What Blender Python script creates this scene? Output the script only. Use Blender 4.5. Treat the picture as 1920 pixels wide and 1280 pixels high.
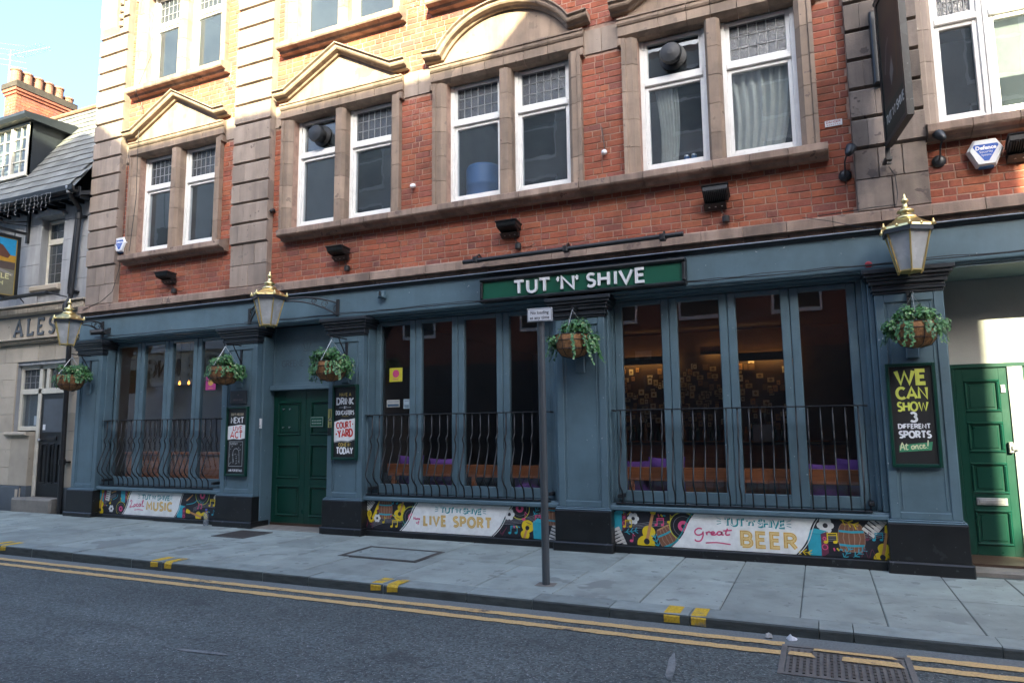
import bpy, math, random
from mathutils import Vector, Matrix
R = math.radians
rnd = random.Random(7)
scn = bpy.context.scene
for _o in list(bpy.data.objects): bpy.data.objects.remove(_o)
COL = scn.collection

# ------------------------------------------------------------------ camera
cam_d = bpy.data.cameras.new('camera'); cam = bpy.data.objects.new('camera', cam_d); COL.objects.link(cam)
cam_d.sensor_width = 36.0; cam_d.lens = 1292.06 / 1920 * 36; cam_d.clip_end = 500; cam_d.clip_start = .05
YAW, PITCH, ROLL, CAMLOC = R(23.9255), R(7.1067), R(-0.6131), Vector((0, -8, 1.4136))
_f = Vector((-math.sin(YAW)*math.cos(PITCH), math.cos(YAW)*math.cos(PITCH), math.sin(PITCH)))
_r = Vector((math.cos(YAW), math.sin(YAW), 0)); _u = _r.cross(_f)
_r2 = math.cos(ROLL)*_r + math.sin(ROLL)*_u; _u2 = -math.sin(ROLL)*_r + math.cos(ROLL)*_u
cam.matrix_world = Matrix(((_r2.x, _u2.x, -_f.x, CAMLOC.x), (_r2.y, _u2.y, -_f.y, CAMLOC.y), (_r2.z, _u2.z, -_f.z, CAMLOC.z), (0, 0, 0, 1)))
scn.camera = cam
# ------------------------------------------------------------------ light
SUN = Vector((-0.46, 1.0, -0.55)).normalized()           # the way the light travels
SEL = math.asin(-SUN.z); SAZ = math.atan2(-SUN.x, -SUN.y)
world = bpy.data.worlds.new('World'); scn.world = world; world.use_nodes = True
wn = world.node_tree.nodes; wl = world.node_tree.links; wn.clear()
wo = wn.new('ShaderNodeOutputWorld'); wb = wn.new('ShaderNodeBackground'); sk = wn.new('ShaderNodeTexSky')
sk.sky_type = 'NISHITA'; sk.sun_disc = False; sk.sun_elevation = SEL; sk.sun_rotation = SAZ
sk.air_density = 1.2; sk.dust_density = 8.5; sk.ozone_density = 5.0; sk.altitude = 10
wb.inputs['Strength'].default_value = 0.15
wl.new(sk.outputs[0], wb.inputs[0]); wl.new(wb.outputs[0], wo.inputs[0])
sl = bpy.data.lights.new('sun', 'SUN'); sl.energy = 5.0; sl.angle = R(0.53); sl.color = (1.0, .94, .62)
so = bpy.data.objects.new('sun', sl); COL.objects.link(so); so.rotation_euler = SUN.to_track_quat('-Z', 'Y').to_euler(); so.location = (10, -20, 30)
scn.view_settings.view_transform = 'Standard'; scn.view_settings.look = 'None'; scn.view_settings.gamma = 1
scn.view_settings.use_curve_mapping = False
scn.view_settings.exposure = 2.5
scn.render.engine = 'CYCLES'; scn.cycles.use_denoising = True; scn.cycles.max_bounces = 8
scn.cycles.transparent_max_bounces = 16; scn.cycles.caustics_reflective = False; scn.cycles.caustics_refractive = False
scn.cycles.sample_clamp_indirect = 6

# ------------------------------------------------------------------ materials
def newmat(name):
    m = bpy.data.materials.new(name); m.use_nodes = True
    n = m.node_tree.nodes; l = m.node_tree.links
    return m, n, l, n['Principled BSDF']
def N(n, typ, **kw):
    x = n.new(typ)
    for k, v in kw.items():
        if k in ('operation', 'blend_type', 'data_type', 'feature', 'attribute_name', 'noise_dimensions', 'attribute_type', 'clamp', 'wave_type', 'bands_direction', 'interpolation_type', 'distance'): setattr(x, k, v)
        else: x.inputs[k].default_value = v
    return x
def ramp(n, stops):
    r = n.new('ShaderNodeValToRGB'); e = r.color_ramp.elements
    while len(e) > 1: e.remove(e[-1])
    for i, (p, c) in enumerate(stops):
        q = e[0] if i == 0 else e.new(p)
        q.position = p; q.color = (*c, 1) if len(c) == 3 else c
    return r
def mul(c, k): return tuple(min(1, v*k) for v in c)
def mix(n, l, blend, fac, a, b):
    m = n.new('ShaderNodeMix'); m.data_type = 'RGBA'; m.blend_type = blend
    for s, v in ((0, fac), (6, a), (7, b)):
        if hasattr(v, 'is_linked') or isinstance(v, bpy.types.NodeSocket): l.new(v, m.inputs[s])
        elif s == 0: m.inputs[0].default_value = v
        else: m.inputs[s].default_value = (*v, 1)
    return m.outputs[2]
def pm(name, col, rough=.6, metal=0, var=.25, vs=5, bump=.15, bs=80, per=0.0, spots=None, spec=.5, stretch=None, streak=0):
    """painted / stone / metal surface: colour broken by two noises, an optional tone per piece, chips and fine relief"""
    m, n, l, b = newmat(name)
    geo = n.new('ShaderNodeNewGeometry'); pos = geo.outputs['Position']
    if stretch:
        mp = n.new('ShaderNodeMapping'); mp.inputs['Scale'].default_value = stretch; l.new(pos, mp.inputs[0]); p2 = mp.outputs[0]
    else: p2 = pos
    n1 = N(n, 'ShaderNodeTexNoise', Scale=vs, Detail=6, Roughness=.6); l.new(p2, n1.inputs['Vector'])
    r1 = ramp(n, [(.28, mul(col, 1-var)), (.5, col), (.74, mul(col, 1+var*.8))]); l.new(n1.outputs[0], r1.inputs[0])
    c = r1.outputs[0]
    if per:
        oi = n.new('ShaderNodeObjectInfo')
        ad = N(n, 'ShaderNodeMath', operation='ADD'); l.new(oi.outputs['Random'], ad.inputs[0]); l.new(geo.outputs['Random Per Island'], ad.inputs[1])
        fr = N(n, 'ShaderNodeMath', operation='FRACT'); l.new(ad.outputs[0], fr.inputs[0])
        rp = ramp(n, [(0, (1-per,)*3), (.5, (1, 1-per*.06, 1-per*.12)), (1, (1+per*.6,)*3)]); l.new(fr.outputs[0], rp.inputs[0])
        c = mix(n, l, 'MULTIPLY', 1.0, c, rp.outputs[0])
    if streak:
        ms = n.new('ShaderNodeMapping'); ms.inputs['Scale'].default_value = (4, 4, .5); l.new(pos, ms.inputs[0])
        ns = N(n, 'ShaderNodeTexNoise', Scale=1.6, Detail=5, Roughness=.6); l.new(ms.outputs[0], ns.inputs['Vector'])
        rs = ramp(n, [(.42, (1-streak,)*3), (.62, (1, 1, 1))]); l.new(ns.outputs[0], rs.inputs[0])
        c = mix(n, l, 'MULTIPLY', 1.0, c, rs.outputs[0])
    if spots:
      for sc, th, sco in (spots if isinstance(spots, list) else [spots]):
        n3 = N(n, 'ShaderNodeTexNoise', Scale=sc, Detail=3, Roughness=.55); l.new(pos, n3.inputs['Vector'])
        r3 = ramp(n, [(th, (0, 0, 0)), (th+.015, (1, 1, 1))]); l.new(n3.outputs[0], r3.inputs[0])
        c = mix(n, l, 'MIX', r3.outputs[0], c, sco)
    l.new(c, b.inputs['Base Color'])
    b.inputs['Metallic'].default_value = metal; b.inputs['Specular IOR Level'].default_value = spec
    rr = N(n, 'ShaderNodeMapRange'); rr.inputs[3].default_value = max(.03, rough-.1); rr.inputs[4].default_value = min(1, rough+.12)
    l.new(n1.outputs[0], rr.inputs[0]); l.new(rr.outputs[0], b.inputs['Roughness'])
    if bump:
        n2 = N(n, 'ShaderNodeTexNoise', Scale=bs, Detail=4, Roughness=.6); l.new(pos, n2.inputs['Vector'])
        bp = N(n, 'ShaderNodeBump', Strength=bump); bp.inputs['Distance'].default_value = .01
        l.new(n2.outputs[0], bp.inputs['Height']); l.new(bp.outputs[0], b.inputs['Normal'])
    return m
def glassmat(name, tint, r0=.07, rough=0.0, bump=0, bs=8, dirt=0.0, dcol=(.30, .345, .38)):
    """thin pane: Schlick reflection that is the same from both sides, over clear glass, with a film of grime tinted blue in place of reflected sky"""
    m, n, l, b = newmat(name); n.remove(b); out = n['Material Output']
    geo = n.new('ShaderNodeNewGeometry')
    tr = n.new('ShaderNodeBsdfTransparent'); tr.inputs[0].default_value = (*tint, 1)
    gl = n.new('ShaderNodeBsdfGlossy'); gl.inputs['Roughness'].default_value = rough
    dt = n.new('ShaderNodeVectorMath'); dt.operation = 'DOT_PRODUCT'; l.new(geo.outputs['Normal'], dt.inputs[0]); l.new(geo.outputs['Incoming'], dt.inputs[1])
    ab = N(n, 'ShaderNodeMath', operation='ABSOLUTE'); l.new(dt.outputs['Value'], ab.inputs[0])
    iv = N(n, 'ShaderNodeMath', operation='SUBTRACT'); iv.inputs[0].default_value = 1; l.new(ab.outputs[0], iv.inputs[1])
    pw = N(n, 'ShaderNodeMath', operation='POWER'); l.new(iv.outputs[0], pw.inputs[0]); pw.inputs[1].default_value = 5
    ma = N(n, 'ShaderNodeMath', operation='MULTIPLY_ADD'); l.new(pw.outputs[0], ma.inputs[0]); ma.inputs[1].default_value = 1-r0; ma.inputs[2].default_value = r0
    mx = n.new('ShaderNodeMixShader'); l.new(ma.outputs[0], mx.inputs[0]); l.new(tr.outputs[0], mx.inputs[1]); l.new(gl.outputs[0], mx.inputs[2])
    res = mx.outputs[0]
    if bump:
        n2 = N(n, 'ShaderNodeTexNoise', Scale=bs, Detail=2); l.new(geo.outputs['Position'], n2.inputs['Vector'])
        bp = N(n, 'ShaderNodeBump', Strength=bump); bp.inputs['Distance'].default_value = .02
        l.new(n2.outputs[0], bp.inputs['Height']); l.new(bp.outputs[0], gl.inputs['Normal'])
    if dirt:
        n3 = N(n, 'ShaderNodeTexNoise', Scale=2.4, Detail=5, Roughness=.55); l.new(geo.outputs['Position'], n3.inputs['Vector'])
        rp = ramp(n, [(.3, (dirt*.55,)*3), (.75, (dirt,)*3)]); l.new(n3.outputs[0], rp.inputs[0])
        df = n.new('ShaderNodeBsdfDiffuse'); df.inputs[0].default_value = (*dcol, 1)
        m2 = n.new('ShaderNodeMixShader'); l.new(rp.outputs[0], m2.inputs[0]); l.new(res, m2.inputs[1]); l.new(df.outputs[0], m2.inputs[2]); res = m2.outputs[0]
    l.new(res, out.inputs[0])
    return m
def brickmat(name, cols, dark=.35):
    m, n, l, b = newmat(name)
    geo = n.new('ShaderNodeNewGeometry'); oi = n.new('ShaderNodeObjectInfo')
    ad = N(n, 'ShaderNodeMath', operation='ADD'); l.new(oi.outputs['Random'], ad.inputs[0]); l.new(geo.outputs['Random Per Island'], ad.inputs[1])
    fr = N(n, 'ShaderNodeMath', operation='FRACT'); l.new(ad.outputs[0], fr.inputs[0])
    k = len(cols); rp = ramp(n, [(i/(k-1), c) for i, c in enumerate(cols)]); l.new(fr.outputs[0], rp.inputs[0])
    n1 = N(n, 'ShaderNodeTexNoise', Scale=22, Detail=6, Roughness=.7); l.new(geo.outputs['Position'], n1.inputs['Vector'])
    r1 = ramp(n, [(.3, (.72, .72, .75)), (.55, (1, 1, 1)), (.8, (1.15, 1.12, 1.1))]); l.new(n1.outputs[0], r1.inputs[0])
    c = mix(n, l, 'MULTIPLY', 1, rp.outputs[0], r1.outputs[0])
    n2 = N(n, 'ShaderNodeTexNoise', Scale=1.7, Detail=6, Roughness=.68); l.new(geo.outputs['Position'], n2.inputs['Vector'])
    r2 = ramp(n, [(.42, (1, 1, 1)), (.7, (1-dark, 1-dark*.85, 1-dark*.75))]); l.new(n2.outputs[0], r2.inputs[0])
    c = mix(n, l, 'MULTIPLY', 1, c, r2.outputs[0])
    n4 = N(n, 'ShaderNodeTexNoise', Scale=35, Detail=2, Roughness=.5); l.new(geo.outputs['Position'], n4.inputs['Vector'])
    r4 = ramp(n, [(.69, (0, 0, 0)), (.74, (.55,)*3)]); l.new(n4.outputs[0], r4.inputs[0])
    c = mix(n, l, 'MIX', r4.outputs[0], c, (.4, .32, .27))
    n5 = N(n, 'ShaderNodeTexNoise', Scale=6.5, Detail=7, Roughness=.6); l.new(geo.outputs['Position'], n5.inputs['Vector'])
    r5 = ramp(n, [(.485, (0, 0, 0)), (.497, (1, 1, 1)), (.503, (1, 1, 1)), (.515, (0, 0, 0))]); l.new(n5.outputs[0], r5.inputs[0])       # scratchy pale stains
    n6 = N(n, 'ShaderNodeTexNoise', Scale=1.3, Detail=3, Roughness=.5); l.new(geo.outputs['Position'], n6.inputs['Vector'])
    r6 = ramp(n, [(.52, (0, 0, 0)), (.62, (.55,)*3)]); l.new(n6.outputs[0], r6.inputs[0])
    c = mix(n, l, 'MIX', mix(n, l, 'MULTIPLY', 1, r5.outputs[0], r6.outputs[0]), c, (.46, .33, .28))
    l.new(c, b.inputs['Base Color']); b.inputs['Roughness'].default_value = .85; b.inputs['Specular IOR Level'].default_value = .25
    n3 = N(n, 'ShaderNodeTexNoise', Scale=90, Detail=5, Roughness=.65); l.new(geo.outputs['Position'], n3.inputs['Vector'])
    bp = N(n, 'ShaderNodeBump', Strength=.35); bp.inputs['Distance'].default_value = .006
    l.new(n3.outputs[0], bp.inputs['Height']); l.new(bp.outputs[0], b.inputs['Normal'])
    return m
def roadmat():
    m, n, l, b = newmat('asphalt'); geo = n.new('ShaderNodeNewGeometry'); pos = geo.outputs['Position']
    n1 = N(n, 'ShaderNodeTexNoise', Scale=.55, Detail=5, Roughness=.6); l.new(pos, n1.inputs['Vector'])
    r1 = ramp(n, [(.3, (.055, .069, .069)), (.7, (.084, .103, .101))]); l.new(n1.outputs[0], r1.inputs[0])
    v = N(n, 'ShaderNodeTexVoronoi', Scale=62); l.new(pos, v.inputs['Vector'])
    rv = ramp(n, [(0, (.45,)*3), (.5, (1,)*3), (1, (1.75,)*3)]); l.new(v.outputs['Color'], rv.inputs[0])
    c = mix(n, l, 'MULTIPLY', 1, r1.outputs[0], rv.outputs[0])
    n2 = N(n, 'ShaderNodeTexNoise', Scale=85, Detail=2, Roughness=.5); l.new(pos, n2.inputs['Vector'])
    r2 = ramp(n, [(.66, (0, 0, 0)), (.70, (1, 1, 1))]); l.new(n2.outputs[0], r2.inputs[0])
    c = mix(n, l, 'MIX', r2.outputs[0], c, (.34, .35, .35))
    n3 = N(n, 'ShaderNodeTexNoise', Scale=1.7, Detail=4, Roughness=.7); l.new(pos, n3.inputs['Vector'])
    r3 = ramp(n, [(.60, (0, 0, 0)), (.72, (.55,)*3)]); l.new(n3.outputs[0], r3.inputs[0])
    c = mix(n, l, 'MIX', r3.outputs[0], c, (.030, .035, .036))
    mp = n.new('ShaderNodeMapping'); mp.inputs['Scale'].default_value = (.12, 1.5, 1); l.new(pos, mp.inputs[0])
    n7 = N(n, 'ShaderNodeTexNoise', Scale=1.0, Detail=4, Roughness=.55); l.new(mp.outputs[0], n7.inputs['Vector'])
    r7 = ramp(n, [(.35, (.80,)*3), (.5, (1,)*3), (.68, (1.22,)*3)]); l.new(n7.outputs[0], r7.inputs[0]); c = mix(n, l, 'MULTIPLY', 1, c, r7.outputs[0])
    n8 = N(n, 'ShaderNodeTexNoise', Scale=1.1, Detail=8, Roughness=.62); l.new(pos, n8.inputs['Vector'])
    r8 = ramp(n, [(.492, (0, 0, 0)), (.499, (.5,)*3), (.501, (.5,)*3), (.508, (0, 0, 0))]); l.new(n8.outputs[0], r8.inputs[0])
    n9 = N(n, 'ShaderNodeTexNoise', Scale=.5, Detail=2); l.new(pos, n9.inputs['Vector']); r9 = ramp(n, [(.5, (0, 0, 0)), (.6, (1, 1, 1))]); l.new(n9.outputs[0], r9.inputs[0])
    c = mix(n, l, 'MIX', mix(n, l, 'MULTIPLY', 1, r8.outputs[0], r9.outputs[0]), c, (.02, .022, .023))
    l.new(c, b.inputs['Base Color']); b.inputs['Roughness'].default_value = .82
    bp = N(n, 'ShaderNodeBump', Strength=.6); bp.inputs['Distance'].default_value = .008
    l.new(v.outputs['Distance'], bp.inputs['Height']); l.new(bp.outputs[0], b.inputs['Normal'])
    return m
def linemat(name, col, thr=.40, under=(.06, .06, .062)):
    m, n, l, b = newmat(name); geo = n.new('ShaderNodeNewGeometry'); pos = geo.outputs['Position']
    n1 = N(n, 'ShaderNodeTexNoise', Scale=3.2, Detail=8, Roughness=.75); l.new(pos, n1.inputs['Vector'])
    r1 = ramp(n, [(thr-.06, (0, 0, 0)), (thr+.03, (1, 1, 1))]); l.new(n1.outputs[0], r1.inputs[0])
    n2 = N(n, 'ShaderNodeTexNoise', Scale=60, Detail=4, Roughness=.7); l.new(pos, n2.inputs['Vector'])
    r2 = ramp(n, [(.3, mul(col, .6)), (.55, col), (.8, mul(col, 1.15))]); l.new(n2.outputs[0], r2.inputs[0])
    l.new(mix(n, l, 'MIX', r1.outputs[0], under, r2.outputs[0]), b.inputs['Base Color']); b.inputs['Roughness'].default_value = .75
    bp = N(n, 'ShaderNodeBump', Strength=.4); bp.inputs['Distance'].default_value = .006
    l.new(n2.outputs[0], bp.inputs['Height']); l.new(bp.outputs[0], b.inputs['Normal'])
    return m
def printmat():
    m, n, l, b = newmat('printed_colour')
    a = n.new('ShaderNodeAttribute'); a.attribute_name = 'Col'; geo = n.new('ShaderNodeNewGeometry')
    n1 = N(n, 'ShaderNodeTexNoise', Scale=14, Detail=5, Roughness=.6); l.new(geo.outputs['Position'], n1.inputs['Vector'])
    r1 = ramp(n, [(.3, (.84,)*3), (.7, (1.03,)*3)]); l.new(n1.outputs[0], r1.inputs[0])
    l.new(mix(n, l, 'MULTIPLY', 1, a.outputs['Color'], r1.outputs[0]), b.inputs['Base Color']); b.inputs['Roughness'].default_value = .5
    return m
def emis(name, col, s):
    m, n, l, b = newmat(name); b.inputs['Base Color'].default_value = (*col, 1)
    b.inputs['Emission Color'].default_value = (*col, 1); b.inputs['Emission Strength'].default_value = s
    return m
def leafmat():
    m, n, l, b = newmat('ivy_leaf'); geo = n.new('ShaderNodeNewGeometry')
    rp = ramp(n, [(0, (.028, .095, .030)), (.4, (.050, .165, .050)), (.75, (.085, .23, .070)), (.92, (.15, .30, .10)), (1, (.34, .40, .20))]); l.new(geo.outputs['Random Per Island'], rp.inputs[0])
    l.new(rp.outputs[0], b.inputs['Base Color']); b.inputs['Roughness'].default_value = .38
    b.inputs['Transmission Weight'].default_value = 0.0
    return m
M = dict(
  brick=brickmat('red_brick', [(.34,.100,.062), (.38,.112,.062), (.40,.130,.072), (.36,.108,.066), (.31,.102,.072), (.38,.120,.066), (.41,.138,.074), (.34,.104,.068), (.26,.098,.078), (.37,.108,.062)], .50),
  dkbrick=brickmat('blue_brick', [(.10,.075,.07), (.13,.085,.075), (.08,.065,.065), (.16,.09,.075)]),
  farbrick=brickmat('far_brick', [(.22,.09,.06), (.26,.10,.065), (.18,.08,.06)]),
  mortar=pm('mortar', (.36,.235,.18), .95, var=.35, vs=9, bump=.5, bs=120),
  tan=pm('tan_terracotta', (.305,.226,.168), .75, var=.24, vs=4.0, bump=.25, bs=60, per=.22, spots=[(3.5, .62, (.20,.148,.112)), (9, .70, (.13,.095,.075)), (26, .74, (.42,.34,.27))], streak=.26),
  soot=pm('sooty_stone', (.205,.165,.138), .8, var=.34, vs=4.5, bump=.3, bs=60, per=.30, spots=(5, .64, (.10,.08,.07)), streak=.30),
  stone=pm('buff_terracotta', (.315,.252,.206), .75, var=.20, vs=3.0, bump=.22, bs=60, per=.20, spots=[(4, .63, (.22,.178,.148)), (11, .71, (.16,.125,.10)), (26, .74, (.45,.39,.33))], streak=.20),
  band=pm('buff_band', (.335,.24,.185), .75, var=.28, vs=4.5, bump=.3, bs=70, per=.22, spots=(6, .64, (.15,.105,.085)), streak=.34),
  blue=pm('slate_blue_paint', (.098,.160,.193), .40, var=.18, vs=3.2, bump=.08, bs=24, spots=[(22, .735, (.40,.43,.44)), (9, .70, (.085,.135,.16)), (34, .755, (.55,.56,.56))], streak=.07),
  bluedk=pm('dark_blue_paint', (.022,.027,.033), .38, var=.2, vs=5, bump=.06, bs=50, spots=(24, .78, (.25,.26,.27))),
  black=pm('gloss_black_paint', (.009,.010,.011), .38, var=.4, vs=6, bump=.08, bs=30, spots=[(7, .64, (.022,.024,.026)), (16, .69, (.05,.053,.056)), (30, .745, (.16,.165,.17))]),
  iron=pm('black_iron', (.012,.013,.015), .42, var=.3, vs=14, bump=.1, bs=120),
  green=pm('bottle_green_paint', (.003,.040,.027), .30, var=.05, vs=3, bump=0),
  signgreen=pm('sign_green', (.004,.085,.048), .40, var=.12, vs=3, bump=.02),
  white=pm('white_joinery', (.74,.74,.72), .45, var=.10, vs=7, bump=.06, bs=60, spots=(30, .72, (.42,.40,.37))),
  cream=pm('cream_joinery', (.60,.57,.48), .5, var=.14, vs=6, bump=.08, spots=(22, .70, (.3,.27,.22))),
  offwhite=pm('off_white_plastic', (.72,.73,.74), .4, var=.05),
  glass=glassmat('window_glass', (.93,.95,.95), .12, bump=.02, bs=2.0, dirt=.015),
  hazy=glassmat('hazy_window_glass', (.74,.80,.84), .13, bump=.04, bs=3, dirt=.13, dcol=(.28,.36,.42)),  # sky reflection is painted in as the blue of the grime film
  lead_g=glassmat('leaded_glass', (.35,.38,.40), .10, rough=.10, bump=.5, bs=42, dirt=.16),
  lampglass=pm('frosted_lamp_glass', (.42,.43,.43), .25, var=.2, vs=7, bump=.05),
  brass=pm('polished_brass', (.88,.72,.34), .30, metal=1, var=.15, vs=20, bump=.05),
  goldbar=pm('gilt_bar', (.62,.46,.17), .35, metal=.6, var=.15, vs=20, bump=.05),
  lead=pm('lead_came', (.24,.245,.25), .6, var=.2), sootcap=pm('sooty_cap', (.045,.036,.028), .9, var=.4, vs=8), blind=pm('dull_blind', (.22,.22,.20), .9),
  slab=pm('york_paving', (.265,.305,.282), .80, var=.30, vs=2.6, bump=.35, bs=40, per=.15, spots=[(5.5, .64, (.19,.215,.20)), (1.4, .62, (.20,.225,.21)), (19, .70, (.12,.135,.13)), (27, .745, (.42,.45,.44))]),
  kerbface=pm('dark_kerb_face', (.066,.078,.074), .85, var=.45, vs=6, bump=.4, bs=90, per=.15, stretch=(1, 1, 5)), kerb=pm('granite_kerb', (.23,.27,.255), .78, var=.25, vs=7, bump=.35, bs=110, per=.18, spots=(8, .70, (.07,.075,.078))),
  asphalt=roadmat(), gutter=pm('gutter_tarmac', (.15,.17,.165), .9, var=.35, vs=60, bump=.6, bs=120),
  yline=linemat('faded_yellow_line', (.60,.41,.18), .40), kline=linemat('kerb_yellow', (.62,.40,.03), .44, (.15,.155,.16)),
  wline=linemat('worn_white', (.20,.22,.22), .50, (.085,.10,.10)),
  plate=pm('worn_iron', (.16,.155,.145), .6, metal=.2, var=.3, vs=18, bump=.3), castiron=pm('cast_iron', (.085,.08,.074), .6, metal=.25, var=.3, vs=20, bump=.3),
  postgrey=pm('post_grey', (.085,.095,.10), .45, metal=.2, var=.1, vs=5),
  print=printmat(), leaf=leafmat(), coir=pm('coconut_liner', (.30,.145,.06), .95, var=.45, vs=40, bump=.9, bs=140),
  steel=pm('galvanised', (.42,.43,.44), .4, metal=.8, var=.2, vs=20),
  icewire=pm('grey_wire', (.22,.23,.24), .6), wood=pm('varnished_wood', (.34,.115,.04), .30, var=.35, vs=3, bump=.05, stretch=(1, 6, 14)),
  purple=pm('purple_cloth', (.18,.065,.34), .8, var=.2, vs=8, bump=.3),
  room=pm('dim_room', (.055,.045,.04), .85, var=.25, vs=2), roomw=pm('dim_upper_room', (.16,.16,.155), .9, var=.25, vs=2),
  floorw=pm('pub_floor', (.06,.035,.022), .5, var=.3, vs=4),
  slate=pm('roof_slate', (.15,.157,.148), .65, var=.22, vs=6, bump=.25, bs=50, per=.30),
  ashlar=pm('grey_ashlar', (.36,.37,.38), .8, var=.14, vs=3, bump=.25, bs=60, per=.10, streak=.18),
  buff=pm('buff_ashlar', (.45,.39,.305), .8, var=.16, vs=3, bump=.25, bs=60, per=.14, spots=(9, .72, (.2,.17,.14))),
  nplinth=pm('grey_plinth', (.085,.10,.115), .6, var=.2, vs=5),
  pot=pm('chimney_pot', (.24,.115,.07), .8, var=.35, vs=12, bump=.2), render=pm('cream_render', (.76,.75,.71), .85, var=.08, vs=3),
  greyrender=pm('grey_render', (.38,.38,.36), .85, var=.1, vs=3), stepstone=pm('step_stone', (.20,.185,.16), .85, var=.25, vs=6, bump=.3),
  curtain=pm('pale_curtain', (.52,.51,.45), .9, var=.15, vs=5, bump=.2), bluebox=pm('blue_panel', (.02,.10,.27), .5, var=.2, vs=3),
  bulb=emis('glowing_filament', (1, .38, .06), .5), strip=emis('bar_strip_lamp', (1, .55, .17), 2.2),
  plastic=pm('black_plastic', (.015,.016,.017), .45, var=.2, vs=10), pet=glassmat('clear_plastic', (.80,.84,.88), .08, rough=.05, bump=.4, bs=30, dirt=.22, dcol=(.6,.64,.68)),
  paper=pm('crumpled_paper', (.72,.74,.76), .7, var=.2, vs=30, bump=.3), bottlecap=pm('blue_cap', (.08,.10,.45), .4),
)

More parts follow.
